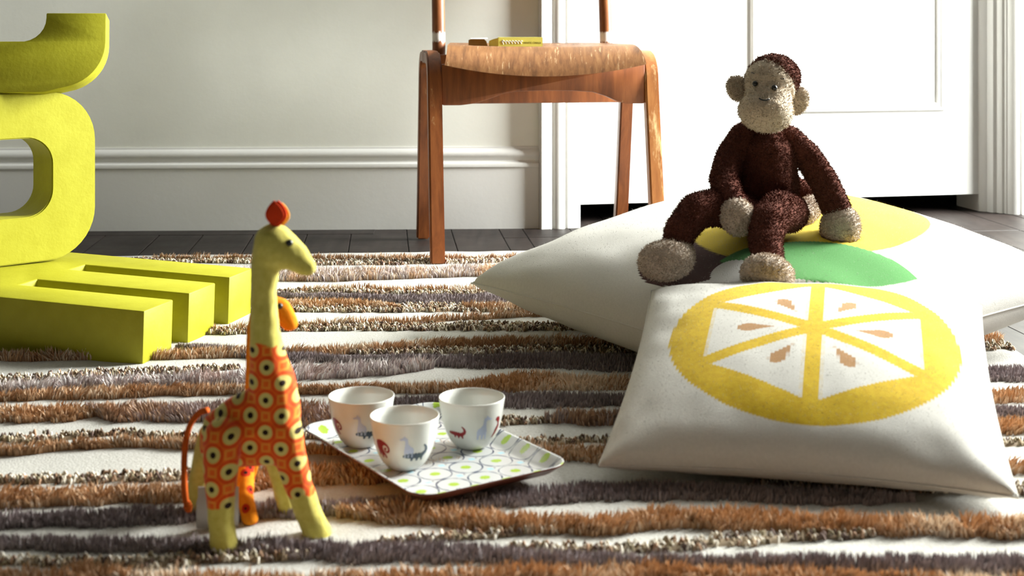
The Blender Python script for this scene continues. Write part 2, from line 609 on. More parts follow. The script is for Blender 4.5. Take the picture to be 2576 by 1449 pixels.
PAL = {   # root, tip pairs, chosen per fibre
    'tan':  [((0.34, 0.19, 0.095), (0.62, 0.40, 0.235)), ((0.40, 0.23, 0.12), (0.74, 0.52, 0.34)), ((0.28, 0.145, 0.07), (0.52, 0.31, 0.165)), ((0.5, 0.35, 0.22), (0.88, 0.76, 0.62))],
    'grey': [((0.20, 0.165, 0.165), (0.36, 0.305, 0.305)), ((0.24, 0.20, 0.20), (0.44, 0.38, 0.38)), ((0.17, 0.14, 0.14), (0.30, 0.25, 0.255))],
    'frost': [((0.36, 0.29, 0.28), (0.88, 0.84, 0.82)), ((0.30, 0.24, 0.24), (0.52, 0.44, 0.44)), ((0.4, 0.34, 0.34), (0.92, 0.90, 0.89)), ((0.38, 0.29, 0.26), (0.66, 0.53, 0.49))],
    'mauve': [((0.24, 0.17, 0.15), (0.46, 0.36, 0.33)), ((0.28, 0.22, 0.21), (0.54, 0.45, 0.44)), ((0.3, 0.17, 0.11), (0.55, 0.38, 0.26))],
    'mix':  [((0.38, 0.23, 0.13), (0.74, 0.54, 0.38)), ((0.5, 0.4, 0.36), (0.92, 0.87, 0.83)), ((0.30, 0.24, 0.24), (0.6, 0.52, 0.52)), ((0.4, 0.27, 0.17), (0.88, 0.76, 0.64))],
}
LOOPC = [(0.13, 0.08, 0.05), (0.24, 0.18, 0.115), (0.33, 0.28, 0.18), (0.78, 0.72, 0.60), (0.42, 0.26, 0.165), (0.18, 0.125, 0.105), (0.52, 0.41, 0.28), (0.85, 0.80, 0.70)]
KIND = {  # height, width of blade, density per m2, lean
    'tan': (0.017, 0.0022, 210000, 0.45), 'grey': (0.014, 0.0019, 330000, 0.16), 'frost': (0.022, 0.0022, 190000, 0.5),
    'mauve': (0.018, 0.0022, 210000, 0.4), 'mix': (0.022, 0.0022, 190000, 0.5), 'loop': (0.011, 0.0024, 62000, 0.0)}

def mesh_np(name, V, tris, colr, mat, parent):
    me = bpy.data.meshes.new(name)
    org = np.array(LOC[parent.name])
    nV, nT = len(V), len(tris)
    me.vertices.add(nV); me.vertices.foreach_set('co', (V - org).astype(np.float32).ravel())
    me.loops.add(nT * 3); me.loops.foreach_set('vertex_index', tris.astype(np.int32).ravel())
    me.polygons.add(nT)
    me.polygons.foreach_set('loop_start', np.arange(0, nT * 3, 3, dtype=np.int32))
    me.update(calc_edges=True)
    at = me.attributes.new('fibre', 'FLOAT_COLOR', 'POINT')
    c4 = np.ones((nV, 4), dtype=np.float32); c4[:, :3] = colr
    at.data.foreach_set('color', c4.ravel())
    me.polygons.foreach_set('use_smooth', np.ones(nT, dtype=bool))
    me.materials.append(mat)
    o = bpy.data.objects.new(name, me)
    col.objects.link(o)
    o.parent = parent
    LOC[o.name] = Vector(org)
    return o

def smooth_noise(x, seed, scale):
    r = np.random.default_rng(seed)
    k = r.normal(size=4000)
    t = (x + 10) * scale
    i = np.floor(t).astype(int); f = t - i
    f = f * f * (3 - 2 * f)
    return k[i % 4000] * (1 - f) + k[(i + 1) % 4000] * f

TRI = [0]
def stripe(kind, pts, seed, label=None, full=(True, True), dens=1.0):
    """pts: (u, v top, v bottom) seen in the photo; kind decides the fibre"""
    hp, bw, den, lean = KIND[kind]
    tab = []
    for u, vt, vb in pts:
        yn = (HC - Z0R) * F / (vb - HV)
        yf = (HC - hp * 0.85) * F / (vt - HV)
        if yf < yn + 0.009:
            m = (yf + yn) / 2; yn, yf = m - 0.0045, m + 0.0045
        ym = (yn + yf) / 2
        tab.append(((u - 1288) / F * ym, yn, yf))
    tab.sort()
    tx = np.array([t[0] for t in tab]); tn = np.array([t[1] for t in tab]); tf = np.array([t[2] for t in tab])
    xa = RX0 + 0.01 if full[0] else tx[0]
    xb = RX1 - 0.008 if full[1] else tx[-1]
    r = np.random.default_rng(seed)
    w = float(np.mean(tf - tn))
    n = int(den * dens * (xb - xa) * w)
    x = r.uniform(xa, xb, n)
    # thin out what lies far outside the picture
    def edges_at(x):
        yn = np.interp(x, tx, tn); yf = np.interp(x, tx, tf)
        lo, hi = np.minimum(x - tx[0], 0), np.maximum(x - tx[-1], 0)
        sl = (lo + hi) * RYAW * 0.6
        wob = 0.0022 * smooth_noise(x, seed + 1, 40) + 0.0016 * smooth_noise(x, seed + 2, 110)
        wob2 = 0.0022 * smooth_noise(x, seed + 3, 40) + 0.0016 * smooth_noise(x, seed + 4, 110)
        taper = np.ones_like(x)
        if not full[0]: taper = np.minimum(taper, (x - xa) / 0.05)
        if not full[1]: taper = np.minimum(taper, (xb - x) / 0.05)
        taper = np.clip(taper, 0.15, 1)
        mid = (yn + yf) / 2; hw = (yf - yn) / 2 * taper
        a_ = mid - hw + sl + wob
        return a_, np.maximum(mid + hw + sl + wob2, a_ + 0.002)
    yn, yf = edges_at(x)
    y = yn + (yf - yn) * r.uniform(0, 1, n)
    d = np.abs(x) / np.maximum(y, 0.1)
    keep = (d < 0.46) | (r.uniform(0, 1, n) < 0.35)
    keep &= y > 1.05
    x, y = x[keep], y[keep]
    n = len(x)
    if n == 0: return
    if kind == 'loop':
        # small bent yarn loops
        k = 5
        L = r.uniform(0.0035, 0.0065, n); hgt = r.uniform(0.4, 1.0, n) * hp * 0.8
        an = r.uniform(0, math.pi, n)
        dx, dy = np.cos(an), np.sin(an) * 0.8
        ts = np.linspace(0, 1, k)
        cen = np.stack([np.stack([x + dx * L * (t - 0.5) * 2 * 0.55, y + dy * L * (t - 0.5) * 2 * 0.55, Z0R - 0.001 + hgt * math.sin(math.pi * (0.08 + 0.84 * t))], 1) for t in ts], 1)  # n,k,3
        rad = r.uniform(0.0010, 0.0019, n)
        sx, sy = -dy, dx
        Vv = []
        for a in range(4):
            ca, sa = math.cos(a * math.pi / 2), math.sin(a * math.pi / 2)
            offv = np.zeros((n, k, 3))
            offv[:, :, 0] = (sx * ca * rad)[:, None]
            offv[:, :, 1] = (sy * ca * rad)[:, None]
            tang = np.array([math.cos(math.pi * t) for t in ts])
            offv[:, :, 2] = sa * rad[:, None] * (1 - 0.5 * np.abs(tang))[None, :]
            offv[:, :, 0] += (-dx)[:, None] * sa * rad[:, None] * tang[None, :] * 0.7
            offv[:, :, 1] += (-dy)[:, None] * sa * rad[:, None] * tang[None, :] * 0.7
            Vv.append(cen + offv)
        Vv = np.stack(Vv, 2)        # n,k,4,3
        V = Vv.reshape(-1, 3)
        one = []
        for i in range(k - 1):
            for a in range(4):
                p, q = i * 4 + a, i * 4 + (a + 1) % 4
                one += [(p, q, q + 4), (p, q + 4, p + 4)]
        one = np.array(one)
        tris = (one[None] + (np.arange(n) * k * 4)[:, None, None]).reshape(-1, 3)
        lc = np.array(LOOPC)
        ci = np.clip((r.uniform(0, 1, n) * len(lc)), 0, len(lc) - 1).astype(int)
        c = lc[ci] * r.uniform(0.8, 1.2, n)[:, None]
        colr = np.repeat(c, k * 4, axis=0)
    else:
        wave = smooth_noise(x, seed + 5, 55)
        wave2 = smooth_noise(x + y * 3, seed + 6, 90)
        rel = (y - (yn[keep] + yf[keep]) / 2) / np.maximum((yf - yn)[keep] / 2, 1e-4)
        rel = np.clip(rel, -1, 1)
        h = hp * r.uniform(0.7, 1.12, n) * (1 + 0.12 * wave2) * (1 - 0.28 * np.abs(rel) ** 3)
        if kind == 'grey': h *= 0.95
        lx = lean * (0.55 * wave + 0.45 * wave2 + r.normal(0, 0.45, n)) * 0.75
        ly = lean * (-0.25 + 0.35 * smooth_noise(x, seed + 8, 30) + r.normal(0, 0.4, n)) * 0.8 + 0.25 * rel
        wd_ = bw * r.uniform(0.6, 1.25, n)
        an = r.normal(0, 0.7, n)
        wx, wy = np.cos(an) * wd_ / 2, np.sin(an) * wd_ / 2
        base = np.stack([x, y, np.full(n, Z0R - 0.002)], 1)
        mid = base + np.stack([lx * h * 0.35, ly * h * 0.35, h * 0.6], 1)
        nrm = 1 / np.sqrt(1 + (lx ** 2 + ly ** 2) * 0.7)
        tip = base + np.stack([lx * h, ly * h, h * nrm], 1)
        wv = np.stack([wx, wy, np.zeros(n)], 1)
        V = np.stack([base - wv, base + wv, mid + wv * 0.85, mid - wv * 0.85, tip], 1).reshape(-1, 3)
        one = np.array([(0, 1, 2), (0, 2, 3), (3, 2, 4)])
        tris = (one[None] + (np.arange(n) * 5)[:, None, None]).reshape(-1, 3)
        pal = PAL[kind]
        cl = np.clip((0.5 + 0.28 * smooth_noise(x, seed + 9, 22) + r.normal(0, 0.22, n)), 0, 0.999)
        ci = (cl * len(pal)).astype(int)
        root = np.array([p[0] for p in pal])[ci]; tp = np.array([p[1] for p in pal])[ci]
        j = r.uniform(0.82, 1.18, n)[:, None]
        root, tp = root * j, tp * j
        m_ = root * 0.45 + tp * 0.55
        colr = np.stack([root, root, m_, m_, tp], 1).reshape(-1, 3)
    # low ridge the fibres stand in
    gxs = np.arange(xa, xb, 0.008)
    a, b = edges_at(gxs)
    zr = Z0R + 0.25 * hp
    rows = [np.stack([gxs, a + (b - a) * q, np.full(len(gxs), zz)], 1) for q, zz in ((0.02, Z0R - 0.002), (0.25, zr), (0.75, zr), (0.98, Z0R - 0.002))]
    RV = np.concatenate(rows); m = len(gxs); off = len(V)
    rt = []
    for q in range(3):
        i = np.arange(m - 1) + q * m
        rt.append(np.stack([i, i + 1, i + 1 + m], 1)); rt.append(np.stack([i, i + 1 + m, i + m], 1))
    rt = np.concatenate(rt) + off
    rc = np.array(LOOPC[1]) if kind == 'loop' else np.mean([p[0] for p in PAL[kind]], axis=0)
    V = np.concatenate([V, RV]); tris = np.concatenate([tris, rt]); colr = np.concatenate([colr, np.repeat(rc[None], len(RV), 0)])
    TRI[0] += len(tris)
    names = {'tan': 'tan_shag_stripe', 'grey': 'grey_plush_stripe', 'frost': 'silver_shag_stripe', 'mauve': 'mauve_shag_stripe', 'mix': 'mixed_shag_stripe', 'loop': 'looped_yarn_stripe'}
    o = mesh_np(names[kind], V, tris, colr, FIBRE, rug)
    o['kind'] = 'stuff'
    return o

ST = [
 ('tan', [(380, 648, 655), (640, 646, 656), (800, 644, 657), (1000, 644, 656), (1180, 648, 655), (1290, 644, 654), (1420, 641, 651)], (False, True)),
 ('loop', [(300, 652, 661), (640, 652, 664), (800, 655, 668), (1000, 655, 667), (1200, 652, 662), (1290, 651, 661)], (False, True)),
 ('mix', [(560, 678, 706), (700, 677, 709), (850, 675, 709), (1000, 674, 703), (1100, 672, 699), (1250, 668, 695), (1500, 662, 688)], (True, True)),
 ('tan', [(760, 729, 735), (850, 720, 733), (930, 722, 732), (1000, 729, 737), (1080, 721, 734), (1200, 724, 735), (1400, 722, 733)], (False, True)),
 ('loop', [(600, 734, 742), (760, 730, 738), (850, 730, 739), (1000, 733, 742), (1200, 733, 743), (1400, 730, 740)], (True, True)),
 ('grey', [(640, 744, 752), (760, 742, 751), (900, 742, 757), (1000, 744, 763), (1150, 743, 767), (1230, 740, 766), (1500, 736, 760)], (True, True)),
 ('tan', [(560, 760, 786), (740, 756, 780), (850, 755, 779), (950, 760, 780), (1010, 768, 780)], (True, False)),
 ('loop', [(560, 776, 790), (740, 772, 786), (850, 771, 786), (1000, 767, 786), (1150, 767, 785), (1230, 768, 786)], (True, True)),
 ('tan', [(1165, 770, 782), (1200, 766, 787), (1300, 764, 786), (1600, 756, 780)], (False, True)),
 ('tan', [(600, 822, 836), (790, 814, 824), (830, 809, 821), (900, 803, 819), (1000, 805, 817), (1100, 798, 809), (1250, 789, 801), (1500, 780, 794)], (True, True)),
 ('loop', [(600, 828, 842), (760, 818, 833), (900, 816, 833), (1000, 817, 833), (1100, 815, 833), (1250, 812, 833), (1350, 815, 834)], (True, True)),
 ('tan', [(420, 886, 905), (520, 882, 903), (730, 880, 893), (850, 875, 893), (1000, 867, 886), (1100, 857, 880), (1250, 851, 877), (1400, 850, 878), (1600, 846, 874)], (True, True)),
 ('loop', [(800, 884, 894), (900, 881, 893), (1050, 877, 892), (1200, 876, 892), (1320, 874, 890), (1450, 874, 892)], (False, True)),
 ('grey', [(440, 872, 888), (520, 874, 890), (730, 893, 913), (850, 897, 912), (950, 902, 913), (1050, 897, 918), (1100, 895, 923), (1200, 894, 929), (1400, 887, 929), (1600, 892, 938), (2000, 905, 950), (2500, 924, 962)], (False, True)),
 ('loop', [(0, 948, 962), (100, 944, 960), (200, 936, 954), (300, 931, 948), (400, 928, 944), (500, 924, 940), (600, 918, 932)], (True, False)),
 ('frost', [(0, 965, 992), (100, 961, 990), (200, 952, 987), (300, 947, 983), (400, 944, 978), (500, 938, 974), (740, 917, 959), (850, 917, 953), (1000, 909, 945), (1090, 902, 934)], (True, False)),
 ('tan', [(0, 992, 1012), (100, 987, 1008), (200, 981, 1004), (300, 976, 1002), (400, 975, 998), (500, 975, 996), (760, 979, 993), (900, 974, 988), (1050, 971, 991), (1150, 966, 990), (1250, 942, 991), (1350, 932, 987), (1450, 940, 985), (1600, 945, 982), (2100, 965, 998), (2500, 982, 1016)], (True, True)),
 ('grey', [(900, 1008, 1026), (1050, 1004, 1028), (1270, 991, 1029), (1400, 991, 1029), (1500, 993, 1026), (1600, 994, 1022), (2100, 1010, 1036), (2500, 1028, 1053)], (False, True)),
 ('tan', [(0, 1022, 1064), (100, 1021, 1064), (200, 1018, 1064), (270, 1020, 1060)], (True, False)),
 ('mauve', [(215, 1018, 1060), (300, 1013, 1063), (400, 1013, 1062), (480, 1012, 1061), (780, 1008, 1076), (900, 1030, 1078), (1060, 1045, 1078)], (False, False)),
 ('loop', [(1150, 1056, 1074), (1260, 1053, 1072), (1350, 1049, 1071), (1400, 1048, 1070)], (False, False)),
 ('mauve', [(1370, 1044, 1070), (1420, 1037, 1071), (1590, 1033, 1071), (1900, 1038, 1078), (2200, 1045, 1086)], (False, False)),
 ('tan', [(2150, 1050, 1085), (2500, 1052, 1095)], (False, True)),
 ('loop', [(0, 1099, 1113), (100, 1095, 1117), (200, 1091, 1106), (300, 1085, 1097), (400, 1094, 1104), (480, 1094, 1103), (800, 1092, 1104), (1340, 1106, 1118), (1450, 1107, 1120), (1520, 1104, 1118), (2000, 1100, 1118), (2540, 1106, 1124)], (True, True)),
 ('tan', [(0, 1132, 1149), (100, 1121, 1143), (200, 1108, 1131), (300, 1107, 1127), (400, 1112, 1127), (480, 1113, 1130), (800, 1120, 1145), (1370, 1122, 1150), (1400, 1121, 1161), (1500, 1118, 1170), (1700, 1125, 1172), (2100, 1145, 1185), (2520, 1156, 1194)], (True, True)),
 ('loop', [(0, 1204, 1220), (100, 1199, 1220), (200, 1196, 1216), (300, 1188, 1214), (440, 1189, 1214), (560, 1180, 1200)], (True, False)),
 ('loop', [(1900, 1200, 1226), (2540, 1218, 1248)], (False, True)),
 ('tan', [(0, 1226, 1282), (100, 1227, 1280), (200, 1227, 1275), (300, 1226, 1272), (440, 1222, 1271), (640, 1180, 1240), (800, 1166, 1222), (950, 1165, 1220), (1150, 1160, 1200)], (True, False)),
 ('grey', [(0, 1294, 1332), (200, 1283, 1326), (440, 1277, 1321), (800, 1263, 1303), (900, 1256, 1290), (1050, 1253, 1278), (1150, 1240, 1285), (1350, 1230, 1275), (1500, 1215, 1265), (1700, 1218, 1258), (2000, 1232, 1270), (2300, 1245, 1275)], (True, False)),
 ('tan', [(850, 1276, 1312), (950, 1268, 1315), (1050, 1270, 1321), (1150, 1282, 1333), (1350, 1298, 1348), (1500, 1302, 1350), (1700, 1281, 1330), (1800, 1274, 1337), (2200, 1300, 1350), (2576, 1298, 1358)], (False, True)),
 ('loop', [(950, 1360, 1374), (1000, 1354, 1370), (1100, 1346, 1364), (1200, 1338, 1356), (1300, 1334, 1352), (1400, 1336, 1350)], (False, False)),
 ('loop', [(1280, 1372, 1388), (1400, 1375, 1390), (1500, 1375, 1392), (1650, 1367, 1396), (1800, 1352, 1380), (2000, 1343, 1362), (2200, 1340, 1352)], (False, False)),
 ('grey', [(0, 1354, 1385), (200, 1354, 1390), (400, 1358, 1394), (520, 1362, 1396), (700, 1364, 1404), (830, 1368, 1418), (1000, 1369, 1418), (1200, 1372, 1418), (1300, 1381, 1425), (1450, 1392, 1432), (1600, 1402, 1428), (1700, 1402, 1432), (1900, 1405, 1434), (2200, 1405, 1442), (2400, 1401, 1447), (2576, 1400, 1447)], (True, True)),
 ('loop', [(0, 1407, 1422), (100, 1410, 1426), (200, 1412, 1434), (400, 1400, 1430), (560, 1392, 1420), (650, 1388, 1414), (780, 1390, 1412)], (True, False)),
 ('tan', [(-60, 1432, 1485), (100, 1432, 1480), (200, 1424, 1476), (300, 1438, 1480), (520, 1442, 1486), (800, 1446, 1490), (1100, 1435, 1485), (1250, 1421, 1475), (1550, 1421, 1478), (1900, 1426, 1475), (2200, 1438, 1480), (2576, 1450, 1490)], (True, True)),
 ('grey', [(0, 1520, 1570), (1288, 1515, 1570), (2576, 1520, 1570)], (True, True)),
 ('tan', [(0, 1620, 1690), (1288, 1610, 1680), (2576, 1620, 1690)], (True, True)),
]
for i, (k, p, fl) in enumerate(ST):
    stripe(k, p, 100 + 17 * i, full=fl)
ZR = Z0R          # level on which things stand on the rug

# ------------------------------------------------------------------ yellow letters
def yellow_mat():
    m = Mat('yellow_board', 0.55, 0.3)
    n = m.noise(30, 4)
    m.color(m.ramp(n, [(0.3, (0.325, 0.308, 0.010, 1)), (0.7, (0.365, 0.350, 0.018, 1))]))
    m.bump(m.noise(160, 4), 0.25, 0.0012)
    return m.m
YEL = yellow_mat()
# E lying on its back
ey = math.radians(15)
ex_ = Vector((math.cos(ey), -math.sin(ey), 0)); ey_ = Vector((math.sin(ey), math.cos(ey), 0))
tip0 = Vector((-0.534, 1.925, 0.004))
EH, PR, TH = 0.350, 0.40, 0.081
def outline_E():
    a = [0, 0.083, 0.132, 0.217, 0.266, EH]
    L = -0.43; SL = -0.268
    return [(0, a[0]), (0, a[1]), (SL, a[1]), (SL, a[2]), (0, a[2]), (0, a[3]), (SL, a[3]), (SL, a[4]), (0, a[4]), (0, a[5]), (L, a[5]), (L, a[0])]
tilt = math.radians(1.9)
RE = Matrix((( ex_.x, ey_.x, 0), (ex_.y, ey_.y, 0), (0, 0, 1)))
ax = RE @ Matrix.Rotation(tilt, 3, 'Y')
# outline (x, z) plane of extrude_poly is mapped: x -> along prongs, z -> across, y(depth) -> up
T3 = ax @ Matrix(((1, 0, 0), (0, 0, 1), (0, 1, 0)))
T = Matrix.Translation(tip0) @ T3.to_4x4()
bm = extrude_poly(outline_E(), TH, T, bev=0.002)
letE = bm_obj('letter_block', bm, YEL, base=tip0, sharp=40)
tag(letE, 'yellow letter E lying flat on the rug, three prongs pointing right', 'letter', 'yellow display letters')
Etop = lambda x, y: tip0.z + TH * math.cos(tilt) + max(0, -((x - tip0.x) * ex_.x + (y - tip0.y) * ex_.y)) * math.tan(tilt)

def ring_profile(w, h, ro, band, ri, seg=10):
    out = rrect(w, h, ro, seg)
    inn = rrect(w - 2 * band, h - 2 * band, ri, seg)
    return out, inn
def ring_letter(name, out, inn, depth, T, mat, base):
    n, m = len(out), len(inn)
    bm = bmesh.new()
    def mk(pts, y): return [bm.verts.new((p[0], y, p[1])) for p in pts]
    o0, i0, o1, i1 = mk(out, 0), mk(inn, 0), mk(out, depth), mk(inn, depth)
    for k in range(n):
        j = (k + 1) % n
        bm.faces.new((o0[k], o0[j], i0[j], i0[k])); bm.faces.new((o1[k], i1[k], i1[j], o1[j]))
        bm.faces.new((o0[k], o1[k], o1[j], o0[j])); bm.faces.new((i0[k], i0[j], i1[j], i1[k]))
    bmesh.ops.recalc_face_normals(bm, faces=bm.faces)
    es = [e for e in bm.edges if e.calc_face_angle(0) > 0.8]
    bmesh.ops.bevel(bm, geom=es, offset=0.0018, segments=2, affect='EDGES')
    bmesh.ops.transform(bm, matrix=T, verts=bm.verts)
    return bm_obj(name, bm, mat, base=base, sharp=40)
# ring shaped letter, standing on the E
ty = math.radians(42)
rx_ = Vector((math.cos(ty), math.sin(ty), 0)); rd_ = Vector((-math.sin(ty), math.cos(ty), 0))   # depth goes back-left
RW, RH = 0.285, 0.286
right = W(240, 420, 2.31)
rc = Vector((right.x, right.y, 0)) - rx_ * (RW / 2)
zb = Etop(rc.x, rc.y) + 0.002
rc.z = zb + RH / 2
out, inn = ring_profile(RW, RH, 0.085, 0.077, 0.045)
T = Matrix.Translation(rc) @ Matrix(((rx_.x, rd_.x, 0), (rx_.y, rd_.y, 0), (0, 0, 1))).to_4x4()
o = ring_letter('letter_block', out, inn, TH, T, YEL, (rc.x, rc.y, zb))
tag(o, 'yellow rounded letter O standing upright on the lying letter E', 'letter', 'yellow display letters')
# C shaped letter lying on its back on top of the ring
cy = math.radians(13)
cx_ = Vector((math.cos(cy), math.sin(cy), 0)); cdp = Vector((-math.sin(cy), math.cos(cy), 0))
tb = math.radians(8)
zdir = (Vector((0, 0, 1)) * math.cos(tb) + cdp * math.sin(tb)); cdp = (cdp * math.cos(tb) - Vector((0, 0, 1)) * math.sin(tb))
def outline_C():
    w, h, t = 0.36, 0.133, 0.081
    pts = []
    def arc(cx, cz, r, a0, a1, n=10):
        for k in range(n + 1):
            a = math.radians(a0 + (a1 - a0) * k / n)
            pts.append((cx + r * math.cos(a), cz + r * math.sin(a)))
    pts.append((0, h))
    arc(-0.078, 0.085, 0.078, 0, -72)
    pts.append((-0.10, 0.0)); pts.append((-w + 0.10, 0.0))
    arc(-w + 0.078, 0.085, 0.078, 252, 180)
    pts.append((-w, h)); pts.append((-w + 0.096, h))
    arc(-w + 0.096 + 0.040, 0.125, 0.040, 180, 262, 6)
    arc(-0.096 - 0.040, 0.125, 0.040, 278, 360, 6)
    pts.append((-0.096, h))
    return pts
p = W(265, 240, 2.235)
p.z = rc.z + RH / 2 + 0.0015
T = Matrix.Translation(p) @ Matrix((cx_, cdp, zdir)).transposed().to_4x4()
bm = extrude_poly(outline_C(), TH, T, bev=0.0018)
o = bm_obj('letter_block', bm, YEL, base=(p.x - 0.18, p.y, p.z), sharp=40)
tag(o, 'yellow curved letter C on its back, topmost of the letter stack', 'letter', 'yellow display letters')

# ------------------------------------------------------------------ chair
def wood_mat(name, c0, c1, c2, stretch, worn=None, rough=0.42):
    m = Mat(name, rough, 0.45)
    v = m.mapping(stretch)
    g = m.noise(1, 6, v, 0.65, 0.4)
    big = m.noise(7, 3)
    c = m.ramp(g, [(0.25, c0), (0.5, c1), (0.78, c2)])
    c = mixc(m.nt, (big - 0.35) * 0.9, c, c0)
    if worn:
        sc = m.noise(1, 5, m.mapping(worn[0]), 0.7)
        c = mixc(m.nt, ((sc - worn[2]) * 7).clamp01(), c, worn[1])
    m.color(c)
    m.bump(g, 0.12, 0.0006)
    return m.m
WOODLIT = wood_mat('beech_worn_lit', S(122, 72, 34), S(168, 108, 56), S(200, 146, 86), (45, 45, 5), ((30, 30, 6), S(228, 196, 142), 0.55))  # right front leg: worn beech, with window light painted in as paler tones
WOOD = wood_mat('beech_stained', S(88, 46, 20), S(132, 74, 35), S(164, 100, 52), (45, 45, 5), ((40, 40, 14), S(215, 178, 128), 0.66))
PLY = wood_mat('worn_ply', S(92, 58, 30), S(138, 93, 54), S(170, 124, 78), (90, 7, 30), ((120, 12, 20), S(228, 196, 150), 0.60), 0.5)
def paint_wood():
    m = Mat('upright_wood', 0.45, 0.4)
    g = m.noise(1, 6, m.mapping((60, 60, 6)), 0.65)
    c = m.ramp(g, [(0.25, S(90, 50, 24)), (0.55, S(135, 80, 42)), (0.8, S(166, 106, 60))])
    x, y, z = m.coords()
    e = m.noise(1, 4, m.mapping((300, 300, 60)))
    band = ((z - 0.4695).abs() - 0.0105 + (e - 0.5) * 0.022).band(0.004)
    m.color(mixc(m.nt, band * 0.92, c, S(235, 230, 225)))
    m.bump(g, 0.12, 0.0006)
    return m.m
UPR = paint_wood()

cps = math.radians(8.6)
C0 = Vector((-0.153, 2.735, 0))
cxv = Vector((math.cos(cps), math.sin(cps), 0)); cyv = Vector((-math.sin(cps), math.cos(cps), 0))
def C(x, y, z): return C0 + cxv * x + cyv * y + Vector((0, 0, z))
chair = thing('wooden_chair', C(0.234, 0.18, 0), 'mid-brown wooden chair with worn plywood seat, standing by the white door', 'chair')
def sweep_rect(path, wx, th, x0):
    """rectangular strip: path in chair (y, z), width wx along chair x, thickness th in the path plane"""
    P = [Vector((p[0], p[1])) for p in path]
    bm = bmesh.new(); rings = []
    for i, p in enumerate(P):
        a, b = P[max(i - 1, 0)], P[min(i + 1, len(P) - 1)]
        t = (b - a).normalized(); nn = Vector((-t.y, t.x))
        ring = []
        for sx, sn in ((-1, -1), (1, -1), (1, 1), (-1, 1)):
            q = p + nn * (sn * th / 2)
            ring.append(bm.verts.new(C(x0 + sx * wx / 2, q.x, q.y)))
        rings.append(ring)
    for a, b in zip(rings[:-1], rings[1:]):
        for k in range(4): bm.faces.new((a[k], a[(k + 1) % 4], b[(k + 1) % 4], b[k]))
    bm.faces.new(rings[0][::-1]); bm.faces.new(rings[-1])
    bmesh.ops.recalc_face_normals(bm, faces=bm.faces)
    es = [e for e in bm.edges if e.calc_face_angle(0) > 0.9]
    bmesh.ops.bevel(bm, geom=es, offset=0.0035, segments=2, affect='EDGES')
    return bm
def arc2(cx, cz, r, a0, a1, n=8):
    return [(cx + r * math.cos(math.radians(a0 + (a1 - a0) * k / n)), cz + r * math.sin(math.radians(a0 + (a1 - a0) * k / n))) for k in range(n + 1)]
front_half = [(0.0, 0.004), (0.02, 0.1), (0.042, 0.22), (0.066, 0.35)] + arc2(0.122, 0.376, 0.052, 168, 90) + [(0.18, 0.428)]
back_half = [(0.18, 0.428)] + arc2(0.238, 0.376, 0.052, 90, 12) + [(0.294, 0.35), (0.318, 0.22), (0.34, 0.1), (0.36, 0.004)]
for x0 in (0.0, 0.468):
    bm_obj('leg', sweep_rect(front_half, 0.030, 0.027, x0), WOOD if x0 == 0 else WOODLIT, chair, sharp=35)
    bm_obj('leg', sweep_rect(back_half, 0.030, 0.027, x0), WOOD, chair, sharp=35)
# seat
def seat_surface():
    nx_, ny_ = 41, 41
    top = []
    for j in range(ny_):
        t = j / (ny_ - 1)
        for i in range(nx_):
            s = i / (nx_ - 1) * 2 - 1
            x = 0.230 + s * (0.214 - 0.05 * t)
            m = 1 - s * s
            # length along the sheet, rolling down at the front
            front_y = 0.012
            d = t * 0.40
            roll = 0.041 + 0.024 * m           # drop at the front edge
            R = 0.075
            a = min(1.0, d / 0.11)
            z = 0.456 - roll * (1 - math.sin(a * math.pi / 2)) - 0.010 * m * math.exp(-((d - 0.22) / 0.13) ** 2)
            y = front_y + 0.075 * (1 - math.cos(a * math.pi / 2)) if a < 1 else front_y + 0.075 + (d - 0.11)
            top.append(Vector((x, y, z)))
    return nx_, ny_, top
nx_, ny_, top = seat_surface()
bm = bmesh.new()
tv = [bm.verts.new(C(p.x, p.y, p.z)) for p in top]
bv = []
for j in range(ny_):
    for i in range(nx_):
        a = top[max(j - 1, 0) * nx_ + i]; b = top[min(j + 1, ny_ - 1) * nx_ + i]
        tdir = (b - a).normalized(); nn = Vector((0, tdir.z, -tdir.y))
        q = top[j * nx_ + i] + nn * 0.009
        bv.append(bm.verts.new(C(q.x, q.y, q.z)))
idx = lambda i, j: j * nx_ + i
for j in range(ny_ - 1):
    for i in range(nx_ - 1):
        bm.faces.new((tv[idx(i, j)], tv[idx(i + 1, j)], tv[idx(i + 1, j + 1)], tv[idx(i, j + 1)]))
        bm.faces.new((bv[idx(i, j)], bv[idx(i, j + 1)], bv[idx(i + 1, j + 1)], bv[idx(i + 1, j)]))
bd = [(i, 0) for i in range(nx_)] + [(nx_ - 1, j) for j in range(1, ny_)] + [(i, ny_ - 1) for i in range(nx_ - 2, -1, -1)] + [(0, j) for j in range(ny_ - 2, 0, -1)]
for k in range(len(bd)):
    a, b = bd[k], bd[(k + 1) % len(bd)]
    bm.faces.new((tv[idx(*a)], bv[idx(*a)], bv[idx(*b)], tv[idx(*b)]))
seat = bm_obj('seat', bm, PLY, chair, sharp=50)
